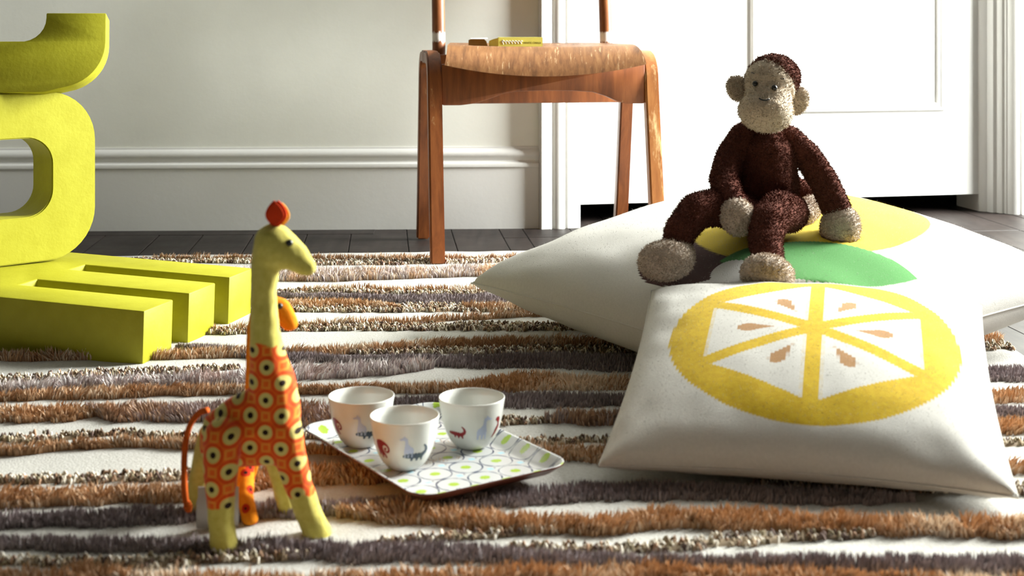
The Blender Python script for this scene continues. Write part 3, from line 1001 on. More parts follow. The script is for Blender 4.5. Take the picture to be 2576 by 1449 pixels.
# aprons
def apron(name, y, x0, x1, ztop, prof, th, mat):
    pts = [(x0, ztop)] + prof + [(x1, ztop)]
    M = Matrix.Translation(C(0, y, 0)) @ Matrix((( cxv.x, cyv.x, 0), (cxv.y, cyv.y, 0), (0, 0, 1))).to_4x4()
    bm_obj(name, extrude_poly(pts, th, M, bev=0.0025), mat, chair, sharp=35)
apz = [(0.015, 0.331), (0.018, 0.3285), (0.055, 0.3285), (0.085, 0.332), (0.115, 0.341), (0.145, 0.352), (0.175, 0.357), (0.235, 0.358), (0.30, 0.357), (0.34, 0.354),
       (0.368, 0.345), (0.392, 0.334), (0.412, 0.329), (0.45, 0.3285), (0.453, 0.331)]
apron('front_rail', 0.060, 0.015, 0.453, 0.415, apz, 0.02, WOOD)
apron('rear_rail', 0.285, 0.015, 0.453, 0.43, [(0.015, 0.318), (0.453, 0.318)], 0.02, WOOD)
# back uprights and backrest
for x in (0.034, 0.428):
    V_, F_ = tube([C(x, 0.322, 0.33), C(x, 0.328, 0.44), C(x, 0.345, 0.56), C(x, 0.375, 0.70), C(x, 0.40, 0.80)], [0.0150, 0.0150, 0.0148, 0.014, 0.012], 16)
    obj('back_upright', V_, F_, UPR, chair, sharp=50)
bm = bmesh.new()
nb = 24
rings = []
for k in range(nb + 1):
    s = k / nb * 2 - 1
    x = 0.231 + s * 0.235
    y = 0.352 + 0.04 * (1 - s * s)
    hh = 0.07 * (1 - 0.35 * abs(s) ** 4)
    rings.append([bm.verts.new(C(x, y + dy + dz * 0.15, 0.74 + dz)) for dy, dz in ((0, -hh), (0.01, -hh), (0.01, hh), (0, hh))])
for a, b in zip(rings[:-1], rings[1:]):
    for k in range(4): bm.faces.new((a[k], a[(k + 1) % 4], b[(k + 1) % 4], b[k]))
bm.faces.new(rings[0][::-1]); bm.faces.new(rings[-1])
bm_obj('backrest', bm, PLY, chair, sharp=40)

# ------------------------------------------------------------------ chalk box on the seat
BOXY = plain('yellow_carton', (0.82, 0.79, 0.16, 1), 0.45, 0.4, 0.04)
CARD = plain('brown_card', (0.20, 0.105, 0.02, 1), 0.7, 0.2, 0.1)
INK = plain('green_ink', (0.20, 0.22, 0.06, 1), 0.6, 0.2, 0.0, bump=0)
WINK = plain('white_ink', (0.85, 0.85, 0.80, 1), 0.6, 0.2, 0.0, bump=0)
def mesh_world(o):
    org = LOC[o.name]
    return [v.co + org for v in o.data.vertices], [tuple(p.vertices) for p in o.data.polygons]
def bvh_of(o):
    v, f = mesh_world(o)
    return BVHTree.FromPolygons(v, f)
bvh_seat = bvh_of(seat)
bD = 2.98
bl = W(1254, 108, bD); br = W(1365, 107, bD + 0.004)
bdir = Vector((br.x - bl.x, br.y - bl.y, 0)); BL = bdir.length; bdir.normalize()
bya = math.atan2(bdir.y, bdir.x)
cenb = (bl + br) / 2
hit = max((bvh_seat.ray_cast(Vector((cenb.x + dx, cenb.y + 0.02, 1)), Vector((0, 0, -1)))[0] or Vector((0, 0, 0.456))).z for dx in (-0.05, 0, 0.05))
zb = hit + 0.0006
BH, BW = 0.0205, 0.045
Mb = Matrix.Translation((cenb.x, cenb.y, zb)) @ Matrix.Rotation(bya, 4, 'Z')      # local: x along, y back, z up, front at y=0
chalk = thing('chalk_box', (cenb.x, cenb.y, zb), 'small open yellow chalk box lying on the wooden chair seat', 'box')
def tbox(bm, x0, x1, y0, y1, z0, z1):
    add_box(bm, Mb @ Matrix.Translation(((x0 + x1) / 2, (y0 + y1) / 2, (z0 + z1) / 2)), x1 - x0, y1 - y0, z1 - z0)
bm = bmesh.new()
t = 0.0008
h2 = BL / 2
tbox(bm, -h2, h2, 0, t, 0, BH); tbox(bm, -h2, h2, BW - t, BW, 0, BH)
tbox(bm, -h2, h2, 0, BW, 0, t); tbox(bm, -h2, h2, 0, BW, BH - t, BH); tbox(bm, h2 - t, h2, 0, BW, 0, BH)
carton = bm_obj('carton', bm, BOXY, chalk, smooth=False)
def flap(name, pts, mat):
    V_ = [Mb @ Vector(p) for p in pts]
    nn = (V_[1] - V_[0]).cross(V_[2] - V_[0]).normalized() * 0.0006
    n = len(V_)
    bm = bmesh.new()
    a = [bm.verts.new(v) for v in V_]; b = [bm.verts.new(v + nn) for v in V_]
    bm.faces.new(a); bm.faces.new(b[::-1])
    for k in range(n): bm.faces.new((a[k], b[k], b[(k + 1) % n], a[(k + 1) % n]))
    return bm_obj(name, bm, mat, chalk, smooth=False)
flap('side_flap', [(-h2, 0.0005, 0.0005), (-h2, 0.0005, BH - 0.001), (-h2 - 0.012, 0.004, BH - 0.004), (-h2 - 0.021, 0.006, BH - 0.008), (-h2 - 0.021, 0.006, 0.001)], BOXY)
flap('end_flap', [(-h2 - 0.024, 0.002, 0.0008), (-h2 - 0.027, 0.002, 0.012), (-h2 - 0.032, 0.002, 0.0165), (-h2 - 0.062, 0.006, 0.0165), (-h2 - 0.067, 0.006, 0.0145), (-h2 - 0.067, 0.006, 0.0008)], CARD)
flap('tuck_flap', [(-h2 - 0.024, 0.0025, 0.0165), (-h2 - 0.024, 0.022, 0.019), (-h2 - 0.062, 0.024, 0.018), (-h2 - 0.062, 0.0065, 0.0168)], WINK)
def text_obj(name, s, size, M, mat, parent):
    cu = bpy.data.curves.new('t', 'FONT')
    cu.body = s; cu.size = size; cu.align_x = 'LEFT'; cu.extrude = 0.00008
    to = bpy.data.objects.new('t', cu); col.objects.link(to)
    dg = bpy.context.evaluated_depsgraph_get()
    me = bpy.data.meshes.new_from_object(to.evaluated_get(dg))
    bpy.data.objects.remove(to)
    me.transform(Matrix.Translation(-LOC[parent.name]) @ M)
    return finish(name, me, mat, parent, LOC[parent.name], smooth=False)
Mt = Mb @ Matrix.Translation((0.006, -0.0002, 0.0062)) @ Matrix.Rotation(math.pi / 2, 4, 'X')
text_obj('lettering', 'WHITE CHALK', 0.0062, Mt, INK, chalk)
sq = []
for k in range(90):
    q = k / 89
    sq.append(Mb @ Vector((-h2 + 0.007 + q * 0.047 + 0.0022 * math.sin(q * 44), -0.0004, 0.0095 + (0.0036 if q > 0.12 else 0.0052) * math.cos(q * 44 + 1))))
V_, F_ = tube(sq, 0.00075, 5)
obj('script_lettering', V_, F_, WINK, chalk)

# ------------------------------------------------------------------ cushions
def wool_bump(m, s1=900, amount=0.35):
    m.bump(m.noise(s1, 3), amount, 0.0012)
    m.sheen(0.06)
def kilim_wobble(m, amp=0.006, scale=120):
    """small steps along the edges of woven shapes, as a flat weave makes them"""
    n = m.noise(scale, 2, m.mapping((1, 1, 1), kind='UV'))
    return (n - 0.5) * amp

def cushion(name, P, halfT, n, pinch, pull, uvname, mats, floor_z, seed, wr=0.004, topb=1.0, botb=1.0):
    """P(s, t) -> base point and normal for s, t in -1..1. two sheets sharing the seam. returns V, F, uv per vertex"""
    V, UV = [], []
    top_i = {}; bot_i = {}
    q = np.linspace(-1, 1, n)
    q = np.sin(q * math.pi / 2) * 0.35 + q * 0.65
    for sheet, sg in ((top_i, 1), (bot_i, -1)):
        for j, t in enumerate(q):
            for i, s in enumerate(q):
                edge = i in (0, n - 1) or j in (0, n - 1)
                if edge and sg < 0:
                    sheet[i, j] = top_i[i, j]; continue
                sp = s * (1 - pull * (1 - t * t) * s * s)
                tp = t * (1 - pull * (1 - s * s) * t * t)
                p, nn = P(sp, tp)
                k = max(0.0, (1 - s * s) * (1 - t * t)) ** pinch
                h = halfT * k * (topb if sg > 0 else botb)
                # soft creases running in from the corners and edges
                r_ = math.hypot(abs(s) - 1, abs(t) - 1)
                cr = wr * math.exp(-(r_ / 0.35) ** 2) * math.sin(14 * (abs(s) - abs(t)) + seed) * k ** 0.5
                ee = min(1 - abs(s), 1 - abs(t))
                cr += wr * 0.5 * noise.noise(Vector((s * 5 + seed, t * 5, sg))) * min(1, ee * 6) * (0.5 + math.exp(-(ee / 0.25) ** 2))
                v = p + nn * (sg * (h + cr))
                if v.z < floor_z: v.z = floor_z + (v.z - floor_z) * 0.02
                sheet[i, j] = len(V)
                V.append(v); UV.append((s, t))
    Fc, side = [], []
    for j in range(n - 1):
        for i in range(n - 1):
            Fc.append((top_i[i, j], top_i[i + 1, j], top_i[i + 1, j + 1], top_i[i, j + 1])); side.append(0)
            Fc.append((bot_i[i, j], bot_i[i, j + 1], bot_i[i + 1, j + 1], bot_i[i + 1, j])); side.append(1)
    border = [(i, 0) for i in range(n)] + [(n - 1, j) for j in range(1, n)] + [(i, n - 1) for i in range(n - 2, -1, -1)] + [(0, j) for j in range(n - 2, 0, -1)]
    seam = [top_i[b] for b in border]
    return V, Fc, UV, side, seam, top_i

def put_cushion(name, V, Fc, UV, side, seam, mats, root):
    o = obj('cover', V, Fc, mats, root)
    me = o.data
    uvl = me.uv_layers.new(name='UVMap')
    for p in me.polygons:
        p.material_index = side[p.index] if len(mats) > 1 else 0
        for li in p.loop_indices:
            uvl.data[li].uv = UV[me.loops[li].vertex_index]
    path = [V[i] for i in seam]; path.append(path[0])
    Vt, Ft = tube(path, 0.0013, 6, cap=False)
    obj('seam', Vt, Ft, mats[-1], root)
    FV, FF = add_fuzz(V, [f for f, sd_ in zip(Fc, side) if sd_ == 0], 7000, 0.0038, 0.00018, len(V), 0.9)
    nb_ = len(V)
    fz = obj('wool_fuzz', FV[nb_:], [tuple(q - nb_ for q in f) for f in FF if min(f) >= nb_], CWOOL, root)
    fz['kind'] = 'stuff'
    return o

CW = (0.60, 0.585, 0.54, 1)
def plain_wool():
    m = Mat('cream_cushion_wool', 0.9, 0.1)
    n = m.noise(300, 3)
    m.color(m.ramp(n, [(0.3, tuple(x * 0.92 for x in CW[:3]) + (1,)), (0.7, CW)]))
    wool_bump(m)
    return m.m
CWOOL = plain_wool()

def slice_mat():
    m = Mat('lemon_slice_weave', 0.9, 0.1)
    s, t = m.uv('UVMap')
    s = s - s.mod(0.020) + 0.010          # threads of the weave step the outlines
    wob = kilim_wobble(m, 0.012, 26)
    cx_, cy_ = 0.02, -0.02
    x = s - cx_; y = t - cy_
    ring_o = hyp(x / 0.80, y / 0.83) - 1.0
    # hexagon with corners up and down
    h = (x.abs() * 0.8660 + y.abs() * 0.5).max(y.abs() * 0.0 + x.abs() * 1.0)
    ang = 0.0
    hx = (x.abs() / 0.80); hy = (y.abs() / 0.83)
    hexd = hx.max(hx * 0.5 + hy * 0.8660) - 0.715
    d1 = x.abs() - 0.046
    d2 = (y / 0.83 - x / 0.80 * 0.577).abs() * 0.8660 - 0.055
    d3 = (y / 0.83 + x / 0.80 * 0.577).abs() * 0.8660 - 0.055
    spoke = d1.min(d2).min(d3)
    yellow = (ring_o + wob).band(0.012) * (1 - (hexd + wob).band(0.012)).max((spoke + wob).band(0.012))
    c = mixc(m.nt, yellow, m.ramp(m.noise(300, 3), [(0.3, tuple(x_ * 0.92 for x_ in CW[:3]) + (1,)), (0.7, CW)]),
             m.ramp(m.noise(140, 3), [(0.3, (0.48, 0.31, 0.008, 1)), (0.7, (0.58, 0.40, 0.015, 1))]))
    # seeds: drops half way out in each segment
    seed = None
    for k in range(6):
        a = math.radians(60 * k + 0)
        ca, sa = math.cos(a), math.sin(a)
        al = x / 0.80 * ca + y / 0.83 * sa - 0.40
        ac = y / 0.83 * ca - x / 0.80 * sa
        w = 0.062 * 1.0
        # wide at the outer end, pointed at the inner end
        dd = hyp((al - 0.05) / 0.075, ac / 0.055) - 1.0
        cone = (ac.abs() - (al + 0.13) * 0.30).max(al.abs() - 0.13).max(al - 0.05) * 12
        d = dd.min(cone)
        seed = d if seed is None else seed.min(d)
    c = mixc(m.nt, (seed + wob * 6).band(0.15), c, (0.36, 0.20, 0.085, 1))
    m.color(c)
    wool_bump(m)
    return m.m
SLICE = slice_mat()

# small cushion: seam corners measured on the photo
sBL, sBR, sTL, sTR = Vector((0.092, 1.415, 0.030)), Vector((0.508, 1.338, 0.024)), Vector((0.190, 1.815, 0.136)), Vector((0.625, 1.775, 0.124))
def Psmall(s, t):
    a, b = (s + 1) / 2, (t + 1) / 2
    p = (sBL * (1 - a) + sBR * a) * (1 - b) + (sTL * (1 - a) + sTR * a) * b
    p = p + Vector((0, 0, 0.004 * (1 - s * s) * (1 - b)))
    du = (sBR - sBL) * (1 - b) + (sTR - sTL) * b; dv = (sTL - sBL) * (1 - a) + (sTR - sBR) * a
    return p, du.cross(dv).normalized()
small = thing('cushion', (0.35, 1.55, Z0R), 'small cream cushion with a yellow lemon slice, leaning at the front', 'cushion', 'cream patterned cushions')
sV, sF, sUV, sSide, sSeam, _ = cushion('cushion', Psmall, 0.066, 81, 0.42, 0.035, 'UVMap', None, Z0R + 0.001, 3, wr=0.004, botb=0.62)
small_cover = put_cushion('cushion', sV, sF, sUV, sSide, sSeam, [SLICE, CWOOL], small)
bvh_small = BVHTree.FromPolygons(sV, sF)

# large floor cushion, set cornerwise
bN, bL, bR, bF = Vector((0.335, 1.60, 0.070)), Vector((-0.065, 2.13, 0.085)), Vector((0.885, 2.03, 0.095)), Vector((0.485, 2.56, 0.120))
def Pbig(s, t):          # s along N->R, t along N->L
    a, b = (s + 1) / 2, (t + 1) / 2
    p = (bN * (1 - a) + bR * a) * (1 - b) + (bL * (1 - a) + bF * a) * b
    p.z += 0.055 * max(0.0, a * b) ** 0.8
    du = (bR - bN); dv = (bL - bN)
    return p, du.cross(dv).normalized()
def big_mat():
    m = Mat('fruit_weave', 0.9, 0.1)
    s, t = m.uv('UVMap')
    s = s - s.mod(0.012) + 0.006
    wob = kilim_wobble(m, 0.008, 40)
    c = m.ramp(m.noise(300, 3), [(0.3, tuple(x_ * 0.92 for x_ in CW[:3]) + (1,)), (0.7, CW)])
    def rot(x0, y0, a):
        ca, sa = math.cos(a), math.sin(a)
        x = s - x0; y = t - y0
        return x * ca + y * sa, y * ca - x * sa
    def ell(x0, y0, a, rx, ry):
        x, y = rot(x0, y0, a)
        return hyp(x / rx, y / ry) - 1.0
    def leaf(x0, y0, a, L, wdt):       # lens of two arcs
        x, y = rot(x0, y0, a)
        R = (L * L + wdt * wdt) / (2 * wdt)
        o = R - wdt
        return hyp(x, y.abs() + o) - R
    for kind, args, colr in BIGPRINT:
        d = ell(*args) * 0.4 if kind == 'e' else leaf(*args)
        c = mixc(m.nt, (d + wob).band(0.008), c, colr)
    m.color(c)
    wool_bump(m)
    return m.m
YW = (0.58, 0.43, 0.03, 1); GW = (0.065, 0.22, 0.055, 1); BRW = (0.05, 0.016, 0.012, 1)
BIGPRINT = [('e', (-0.62, -0.12, 0.0, 0.27, 0.25), BRW), ('e', (0.10, -0.15, math.radians(8), 0.68, 0.47), YW),
            ('l', (-0.33, -0.56, math.radians(-45), 0.42, 0.20), GW), ('e', (-0.665, -0.36, 0.2, 0.10, 0.075), CW)]
BIGW = big_mat()
big = thing('cushion', (0.405, 2.085, Z0R), 'large cream floor cushion with yellow fruit and green leaf, under the toy monkey', 'cushion', 'cream patterned cushions')
gV, gF, gUV, gSide, gSeam, gtop = cushion('cushion', Pbig, 0.098, 91, 0.40, 0.050, 'UVMap', None, Z0R + 0.001, 9, wr=0.006, botb=0.95)
down = Vector((0, 0, -1))
# the small cushion presses into the big one
for v in gV:
    h = bvh_small.ray_cast(Vector((v.x, v.y, -0.2)), Vector((0, 0, 1)))
    if h[0] is not None and v.z > h[0].z - 0.002:
        v.z = max(Z0R + 0.001, h[0].z - 0.002)
# ------------------------------------------------------------------ toy monkey
def fleece_mat(name, c, var=0.25, sc=420):
    m = Mat(name, 0.95, 0.08)
    v = m.noise(sc, 3)
    n2 = m.noise(120, 2)
    m.color(m.ramp(v * 0.7 + n2 * 0.3, [(0.3, tuple(x * (1 - var) for x in c[:3]) + (1,)), (0.7, tuple(min(1, x * (1 + var)) for x in c[:3]) + (1,))]))
    m.bump(m.noise(sc * 0.9, 4), 0.7, 0.004)
    m.sheen(0.35, tuple(min(1, x * 2.2 + 0.1) for x in c[:3]) + (1,))
    return m.m
FBROWN = fleece_mat('brown_fleece', (0.105, 0.034, 0.022, 1))
FBEIGE = fleece_mat('beige_fleece', (0.56, 0.46, 0.345, 1), 0.18)
FHAND = fleece_mat('fawn_fleece', (0.56, 0.46, 0.37, 1), 0.18)
BLACK = plain('black_thread', (0.008, 0.008, 0.008, 1), 0.35, 0.5, 0.0, bump=0)

mroot = W(1925, 590, 1.99)
monkey = thing('toy_monkey', (mroot.x, mroot.y, 0.18), 'brown fleecy toy monkey with beige face, hands and feet, sitting on the large cushion', 'toy')
def nd(u, v, D, r): return (W(u, v, D), r * D / F)
def el(u, v, D, rx, ry, rz, roll=0.0, rot=None):
    k = D / F
    R = rot if rot is not None else Matrix.Rotation(roll, 3, 'Y')
    return ('e', W(u, v, D), (rx * k, rz * k, ry * k), R)
VX = 0.0030
PARTN = {}
def part(name, prims, mat, parent, voxel=VX, sm=5, disp=(0.0011, 240), post=None, fuzz=2.0):
    V_, F_ = blob(prims, voxel, sm, post, disp)
    nb_ = len(V_)
    if fuzz:
        t_ = sum(1 for f in F_)
        V_, F_ = add_fuzz(V_, F_, int(t_ * fuzz), 0.0042, 0.0011, len(F_), 0.75)
    PARTN[name] = nb_
    return obj(name, V_, F_, mat, parent)
body = part('body', [('c', [nd(1928, 345, 2.0, 50), nd(1925, 400, 1.99, 78), nd(1923, 470, 1.985, 88), nd(1923, 525, 1.985, 84)]), ('c', [nd(1890, 352, 2.0, 36), nd(1965, 355, 2.0, 36)])], FBROWN, monkey)
arml = part('arm', [('c', [nd(1872, 345, 1.99, 38), nd(1838, 395, 1.97, 37), nd(1820, 450, 1.94, 36), nd(1832, 492, 1.905, 35), nd(1852, 520, 1.885, 33)])], FBROWN, monkey)
part('hand', [el(1856, 546, 1.872, 43, 48, 42, -0.25)], FHAND, arml)
armr = part('arm', [('c', [nd(1984, 352, 1.995, 37), nd(2030, 392, 1.985, 35), nd(2070, 452, 1.975, 36), nd(2100, 515, 1.965, 37), nd(2106, 530, 1.96, 37)])], FBROWN, monkey)
part('hand', [el(2114, 572, 1.955, 50, 58, 48, 0.2)], FHAND, armr)
legl = part('leg', [('c', [nd(1880, 540, 1.95, 52), nd(1810, 520, 1.91, 48), nd(1752, 530, 1.885, 45), nd(1712, 580, 1.865, 40), nd(1702, 620, 1.855, 37)])], FBROWN, monkey)
part('foot', [el(1676, 655, 1.835, 72, 50, 52, -0.12), el(1705, 640, 1.85, 42, 40, 44)], FHAND, legl)
legr = part('leg', [('c', [nd(1985, 535, 1.95, 50), nd(1960, 530, 1.91, 50), nd(1930, 562, 1.86, 47), nd(1926, 610, 1.83, 42), nd(1932, 650, 1.81, 40)])], FBROWN, monkey)
part('foot', [el(1930, 690, 1.775, 68, 50, 52, 0.12)], FHAND, legr)
tail = part('tail', [('c', [nd(1995, 470, 2.05, 26), nd(2030, 480, 2.06, 26), nd(2045, 510, 2.05, 24), nd(2035, 535, 2.03, 24)])], FBROWN, monkey)
part('tail_tip', [('c', [nd(2042, 520, 2.03, 30), nd(2020, 540, 2.01, 30), nd(1990, 552, 1.995, 24)])], FHAND, tail)
head = part('head', [el(1926, 280, 1.955, 70, 54, 66, 0.12), el(1936, 214, 1.98, 66, 70, 66, 0.1), el(1932, 250, 1.965, 60, 50, 62)], FBEIGE, monkey, fuzz=0.7)
part('crown', [el(1947, 194, 1.988, 66, 58, 66, 0.12)], FBROWN, head)
for (u, v, D, rx, ry, roll) in ((1857, 223, 1.985, 29, 34, -0.55), (2007, 254, 1.985, 27, 36, 0.25)):
    ear = part('ear', [el(u, v, D, rx, ry, 15, roll)], FBEIGE, head, voxel=0.0022)
HEADN = PARTN['head']
def head_fuzz(f): return max(f) >= HEADN
hv_, hf_ = mesh_world(head)
bvh_head = BVHTree.FromPolygons(hv_, [f for f in hf_ if len(f) == 4 and not head_fuzz(f)])
def on_head(u, v):
    o_ = cam.location.copy(); d_ = (W(u, v, 2) - o_).normalized()
    h = bvh_head.ray_cast(o_, d_)
    return (h[0], h[1]) if h[0] is not None else (W(u, v, 1.93), Vector((0, -1, 0)))
for u, v in ((1901, 211), (1947, 222)):
    p_, n_ = on_head(u, v)
    bm = bmesh.new()
    bmesh.ops.create_uvsphere(bm, u_segments=16, v_segments=10, radius=0.0042, matrix=Matrix.Translation(p_ + n_ * 0.0016))
    bm_obj('eye', bm, BLACK, head)
def stitch(name, pts, r):
    P_ = []
    for u, v in pts:
        p_, n_ = on_head(u, v); P_.append(p_ + n_ * 0.0022)
    V_, F_ = tube(catmull(P_, 5), r, 6)
    obj(name, V_, F_, BLACK, head)
stitch('mouth', [(1910, 250), (1918, 253.5), (1926, 253.5), (1934, 250)], 0.0011)
stitch('eyebrow', [(1961, 198), (1966, 199.5), (1972, 199)], 0.0007)
stitch('eyebrow', [(1893, 184), (1897, 185), (1900, 186)], 0.0006)

# the large cushion gives way under the monkey
mp = [body, arml, armr, legl, legr, tail] + [c for p_ in (arml, armr, legl, legr, tail) for c in p_.children]
trees = [bvh_of(o_) for o_ in mp]
nq = len(gV)
dz = np.zeros(nq)
for qi, v in enumerate(gV):
    for tr_ in trees:
        h = tr_.ray_cast(Vector((v.x, v.y, 0.0)), Vector((0, 0, 1)))
        if h[0] is not None and v.z > h[0].z + 0.002:
            dz[qi] = min(dz[qi], h[0].z + 0.002 - v.z)
for qi, v in enumerate(gV):
    if v.z > Z0R + 0.03: v.z = max(v.z + max(dz[qi], -0.06), Z0R + 0.03)
big_cover = put_cushion('cushion', gV, gF, gUV, gSide, gSeam, [BIGW, CWOOL], big)
bvh_big = BVHTree.FromPolygons(gV, gF)

# ------------------------------------------------------------------ tray and cups
def tray_mat():
    m = Mat('tray_print', 0.22, 0.5)
    x, y, z = m.coords()
    a = 0.0385
    px = (x + 0.010).mod(a) - a / 2; py = (y + 0.004).mod(a) - a / 2
    r = hyp(px, py)
    qx = (x + 0.010 + a / 2).mod(a) - a / 2; qy = (y + 0.004 + a / 2).mod(a) - a / 2
    wig = m.noise(90, 2)
    c = mixc(m.nt, 0.0, (0.58, 0.59, 0.585, 1), (1, 1, 1, 1))
    wdt = 0.0003 + (wig - 0.35).max(0.0) * 0.0030
    ringd = (r - 0.0180).abs() - wdt
    c = mixc(m.nt, ringd.band(0.0004), c, (0.05, 0.065, 0.12, 1))
    sq = qx.abs().max(qy.abs()) - 0.0034
    c = mixc(m.nt, sq.band(0.0006), c, (0.42, 0.66, 0.76, 1))
    gr = hyp(px / 1.15, py) - 0.0052 + (m.noise(420, 2) - 0.5) * 0.004
    c = mixc(m.nt, gr.band(0.0008), c, (0.36, 0.52, 0.05, 1))
    tick = hyp(qx - 0.006, qy - 0.001) - 0.0011
    c = mixc(m.nt, tick.band(0.0004), c, (0.06, 0.05, 0.08, 1))
    m.color(c)
    return m.m
TRAYP = tray_mat()
TRAYE = plain('tray_wood_edge', (0.16, 0.05, 0.03, 1), 0.4, 0.4, 0.15)
trc = Vector((-0.0915, 1.482, 0)); tra = math.radians(33.5)
# length runs back-left, width runs back-right
TL_, TW_ = 0.283, 0.188
ZT = 0.019
def tr(x, y, z):          # x along width (right-back), y along length (left-back)
    ca, sa = math.cos(tra), math.sin(tra)
    return Vector((trc.x + x * ca - y * sa, trc.y + x * sa + y * ca, z))
tray = thing('tray', (trc.x, trc.y, ZT), 'small white rectangular tray with green dots and blue outlines, holding three cups', 'tray')
tray.rotation_euler = (0, 0, tra)
def tray_rings(levels, fill_first, fill_last):
    bm = bmesh.new(); rings = []
    for off, z in levels:
        rings.append([bm.verts.new((x, y, z)) for x, y in rrect(TW_ + 2 * off, TL_ + 2 * off, 0.026 + off, 10)])
    for a, b in zip(rings[:-1], rings[1:]):
        n = len(a)
        for k in range(n): bm.faces.new((a[k], a[(k + 1) % n], b[(k + 1) % n], b[k]))
    if fill_first: bm.faces.new(rings[0])
    if fill_last: bm.faces.new(rings[-1][::-1])
    return bm
def local_obj(name, bm, mat, parent, sharp=60):
    bmesh.ops.recalc_face_normals(bm, faces=bm.faces)
    me = bpy.data.meshes.new(name); bm.to_mesh(me); bm.free()
    return finish(name, me, mat, parent, LOC[parent.name], True, sharp)
local_obj('printed_top', tray_rings([(-0.021, 0.003), (-0.018, 0.0033), (-0.014, 0.005), (-0.006, 0.011), (-0.002, 0.0138), (0.0, 0.0145), (0.0006, 0.0141)], True, False), TRAYP, tray)
local_obj('underside', tray_rings([(0.0006, 0.0141), (0.0007, 0.0125), (-0.001, 0.0118), (-0.012, 0.0035), (-0.017, 0.0008), (-0.021, 0.0)], False, True), TRAYE, tray)

CUPM = Mat('white_melamine', 0.22, 0.5)
CUPM.color(CUPM.ramp(CUPM.noise(20, 2), [(0.3, (0.62, 0.625, 0.585, 1)), (0.7, (0.65, 0.655, 0.615, 1))]))
CUPM = CUPM.m
REDI = plain('red_print', (0.23, 0.018, 0.022, 1), 0.35, 0.4, 0.05, bump=0)
BLUI = plain('pale_blue_print', (0.42, 0.47, 0.62, 1), 0.35, 0.4, 0.05, bump=0)
NAVI = plain('navy_print', (0.045, 0.07, 0.10, 1), 0.35, 0.4, 0.05, bump=0)
CUP_OUT = [(0.0, 0.0), (0.0150, 0.0), (0.0165, 0.0008), (0.0200, 0.0035), (0.0245, 0.0085), (0.0290, 0.0165), (0.0322, 0.0255), (0.0345, 0.036), (0.0362, 0.047), (0.0372, 0.0535), (0.0375, 0.0552)]
CUP_IN = [(0.0374, 0.0560), (0.0368, 0.0563), (0.0362, 0.0559), (0.0352, 0.0470), (0.0335, 0.0360), (0.0310, 0.0258), (0.0275, 0.0170), (0.022, 0.0095), (0.015, 0.0050), (0.0, 0.0040)]
def cup_r(z):
    return float(np.interp(z, [p[1] for p in CUP_OUT[1:]], [p[0] for p in CUP_OUT[1:]]))
ELEPH = [(-7, 5), (-5.5, 7.5), (-2.5, 8.6), (0.5, 8.4), (3.5, 7.2), (6, 5.2), (7.6, 2.6), (7.8, -0.2), (6.4, -2.2), (4.2, -2.6), (2.4, -1.2), (2.0, 1.0), (3.2, 2.6), (4.6, 2.0), (4.4, 0.6), (3.6, 0.6), (3.3, 0.0), (4.4, -1.0), (5.8, -0.2), (6.2, 1.6), (5.0, 3.6), (2.8, 4.4), (0.9, 3.2),
         (0.8, 0.6), (2.6, -3.4), (4.0, -7.0), (2.4, -7.6), (1.2, -5.0), (0.2, -4.6), (-0.4, -7.6), (-2.0, -7.4), (-2.4, -4.2), (-3.4, -3.8), (-3.8, -6.0), (-5.2, -5.6), (-5.4, -2.0), (-6.8, 1.0)]
GIRAF = [(-7.0, 8.6), (-4.4, 9.6), (-2.6, 11.6), (-1.8, 9.9), (-0.6, 9.6), (0.0, 7.6), (0.4, 4.0), (2.4, 1.6), (4.6, 0.2), (5.6, -2.2), (5.2, -9.0), (3.6, -9.0), (3.2, -5.0), (1.8, -5.0), (1.4, -9.0), (-0.2, -9.0), (-0.6, -5.0), (-1.6, -4.8), (-2.0, -9.0), (-3.4, -9.0), (-3.2, -2.0), (-2.4, 2.4), (-2.2, 6.4), (-3.2, 7.6), (-6.4, 7.4)]
CROC = [(-11, 0.8), (-8.6, 2.4), (-6.6, 1.9), (-5.6, 3.1), (-4.2, 1.9), (-3.0, 3.0), (-1.8, 1.9), (-0.4, 2.9), (0.8, 1.8), (2.2, 2.6), (3.4, 1.8), (5.4, 2.2), (7.6, 3.8), (7.4, 6.4), (5.6, 8.6), (6.6, 9.4), (9.4, 7.0), (10.6, 4.0), (9.6, 1.0), (7.0, -1.2), (6.6, -4.6), (5.4, -5.0), (4.4, -2.4), (2.8, -2.2), (1.8, -4.6), (0.4, -4.6), (0.0, -2.2), (-2.0, -2.0), (-3.0, -4.4), (-4.4, -4.2), (-4.6, -1.8), (-7.4, -1.6), (-10.6, -0.8)]
PARRO = [(-1.0, 10), (1.6, 9.0), (3.0, 6.0), (2.2, 3.0), (3.4, 0.0), (2.4, -4.0), (0.0, -7.4), (-4.4, -11.0), (-5.4, -9.4), (-3.0, -6.0), (-2.4, -2.4), (-0.4, 0.2), (0.6, 2.4), (-1.0, 5.2), (-3.6, 7.0), (-3.2, 9.2)]
def decal(name, poly, cx, cy, cz, zc, phi, scale, mat, parent, flip=1):
    """flat print following the cup wall; phi = 0 faces the camera, positive to its right"""
    pts, tris = fill2d([(flip * p[0] * 0.001 * scale, p[1] * 0.001 * scale) for p in poly], 0.0014)
    V_ = []
    for p in pts:
        z = min(max(zc + p.y, 0.002), 0.054)
        r = cup_r(z) + 0.00025
        a = phi + p.x / cup_r(zc)
        V_.append(Vector((cx + r * math.sin(a), cy - r * math.cos(a), cz + z)))
    return obj(name, V_, [tuple(t_) for t_ in tris], mat, parent)
ZCUP = ZT + 0.0031
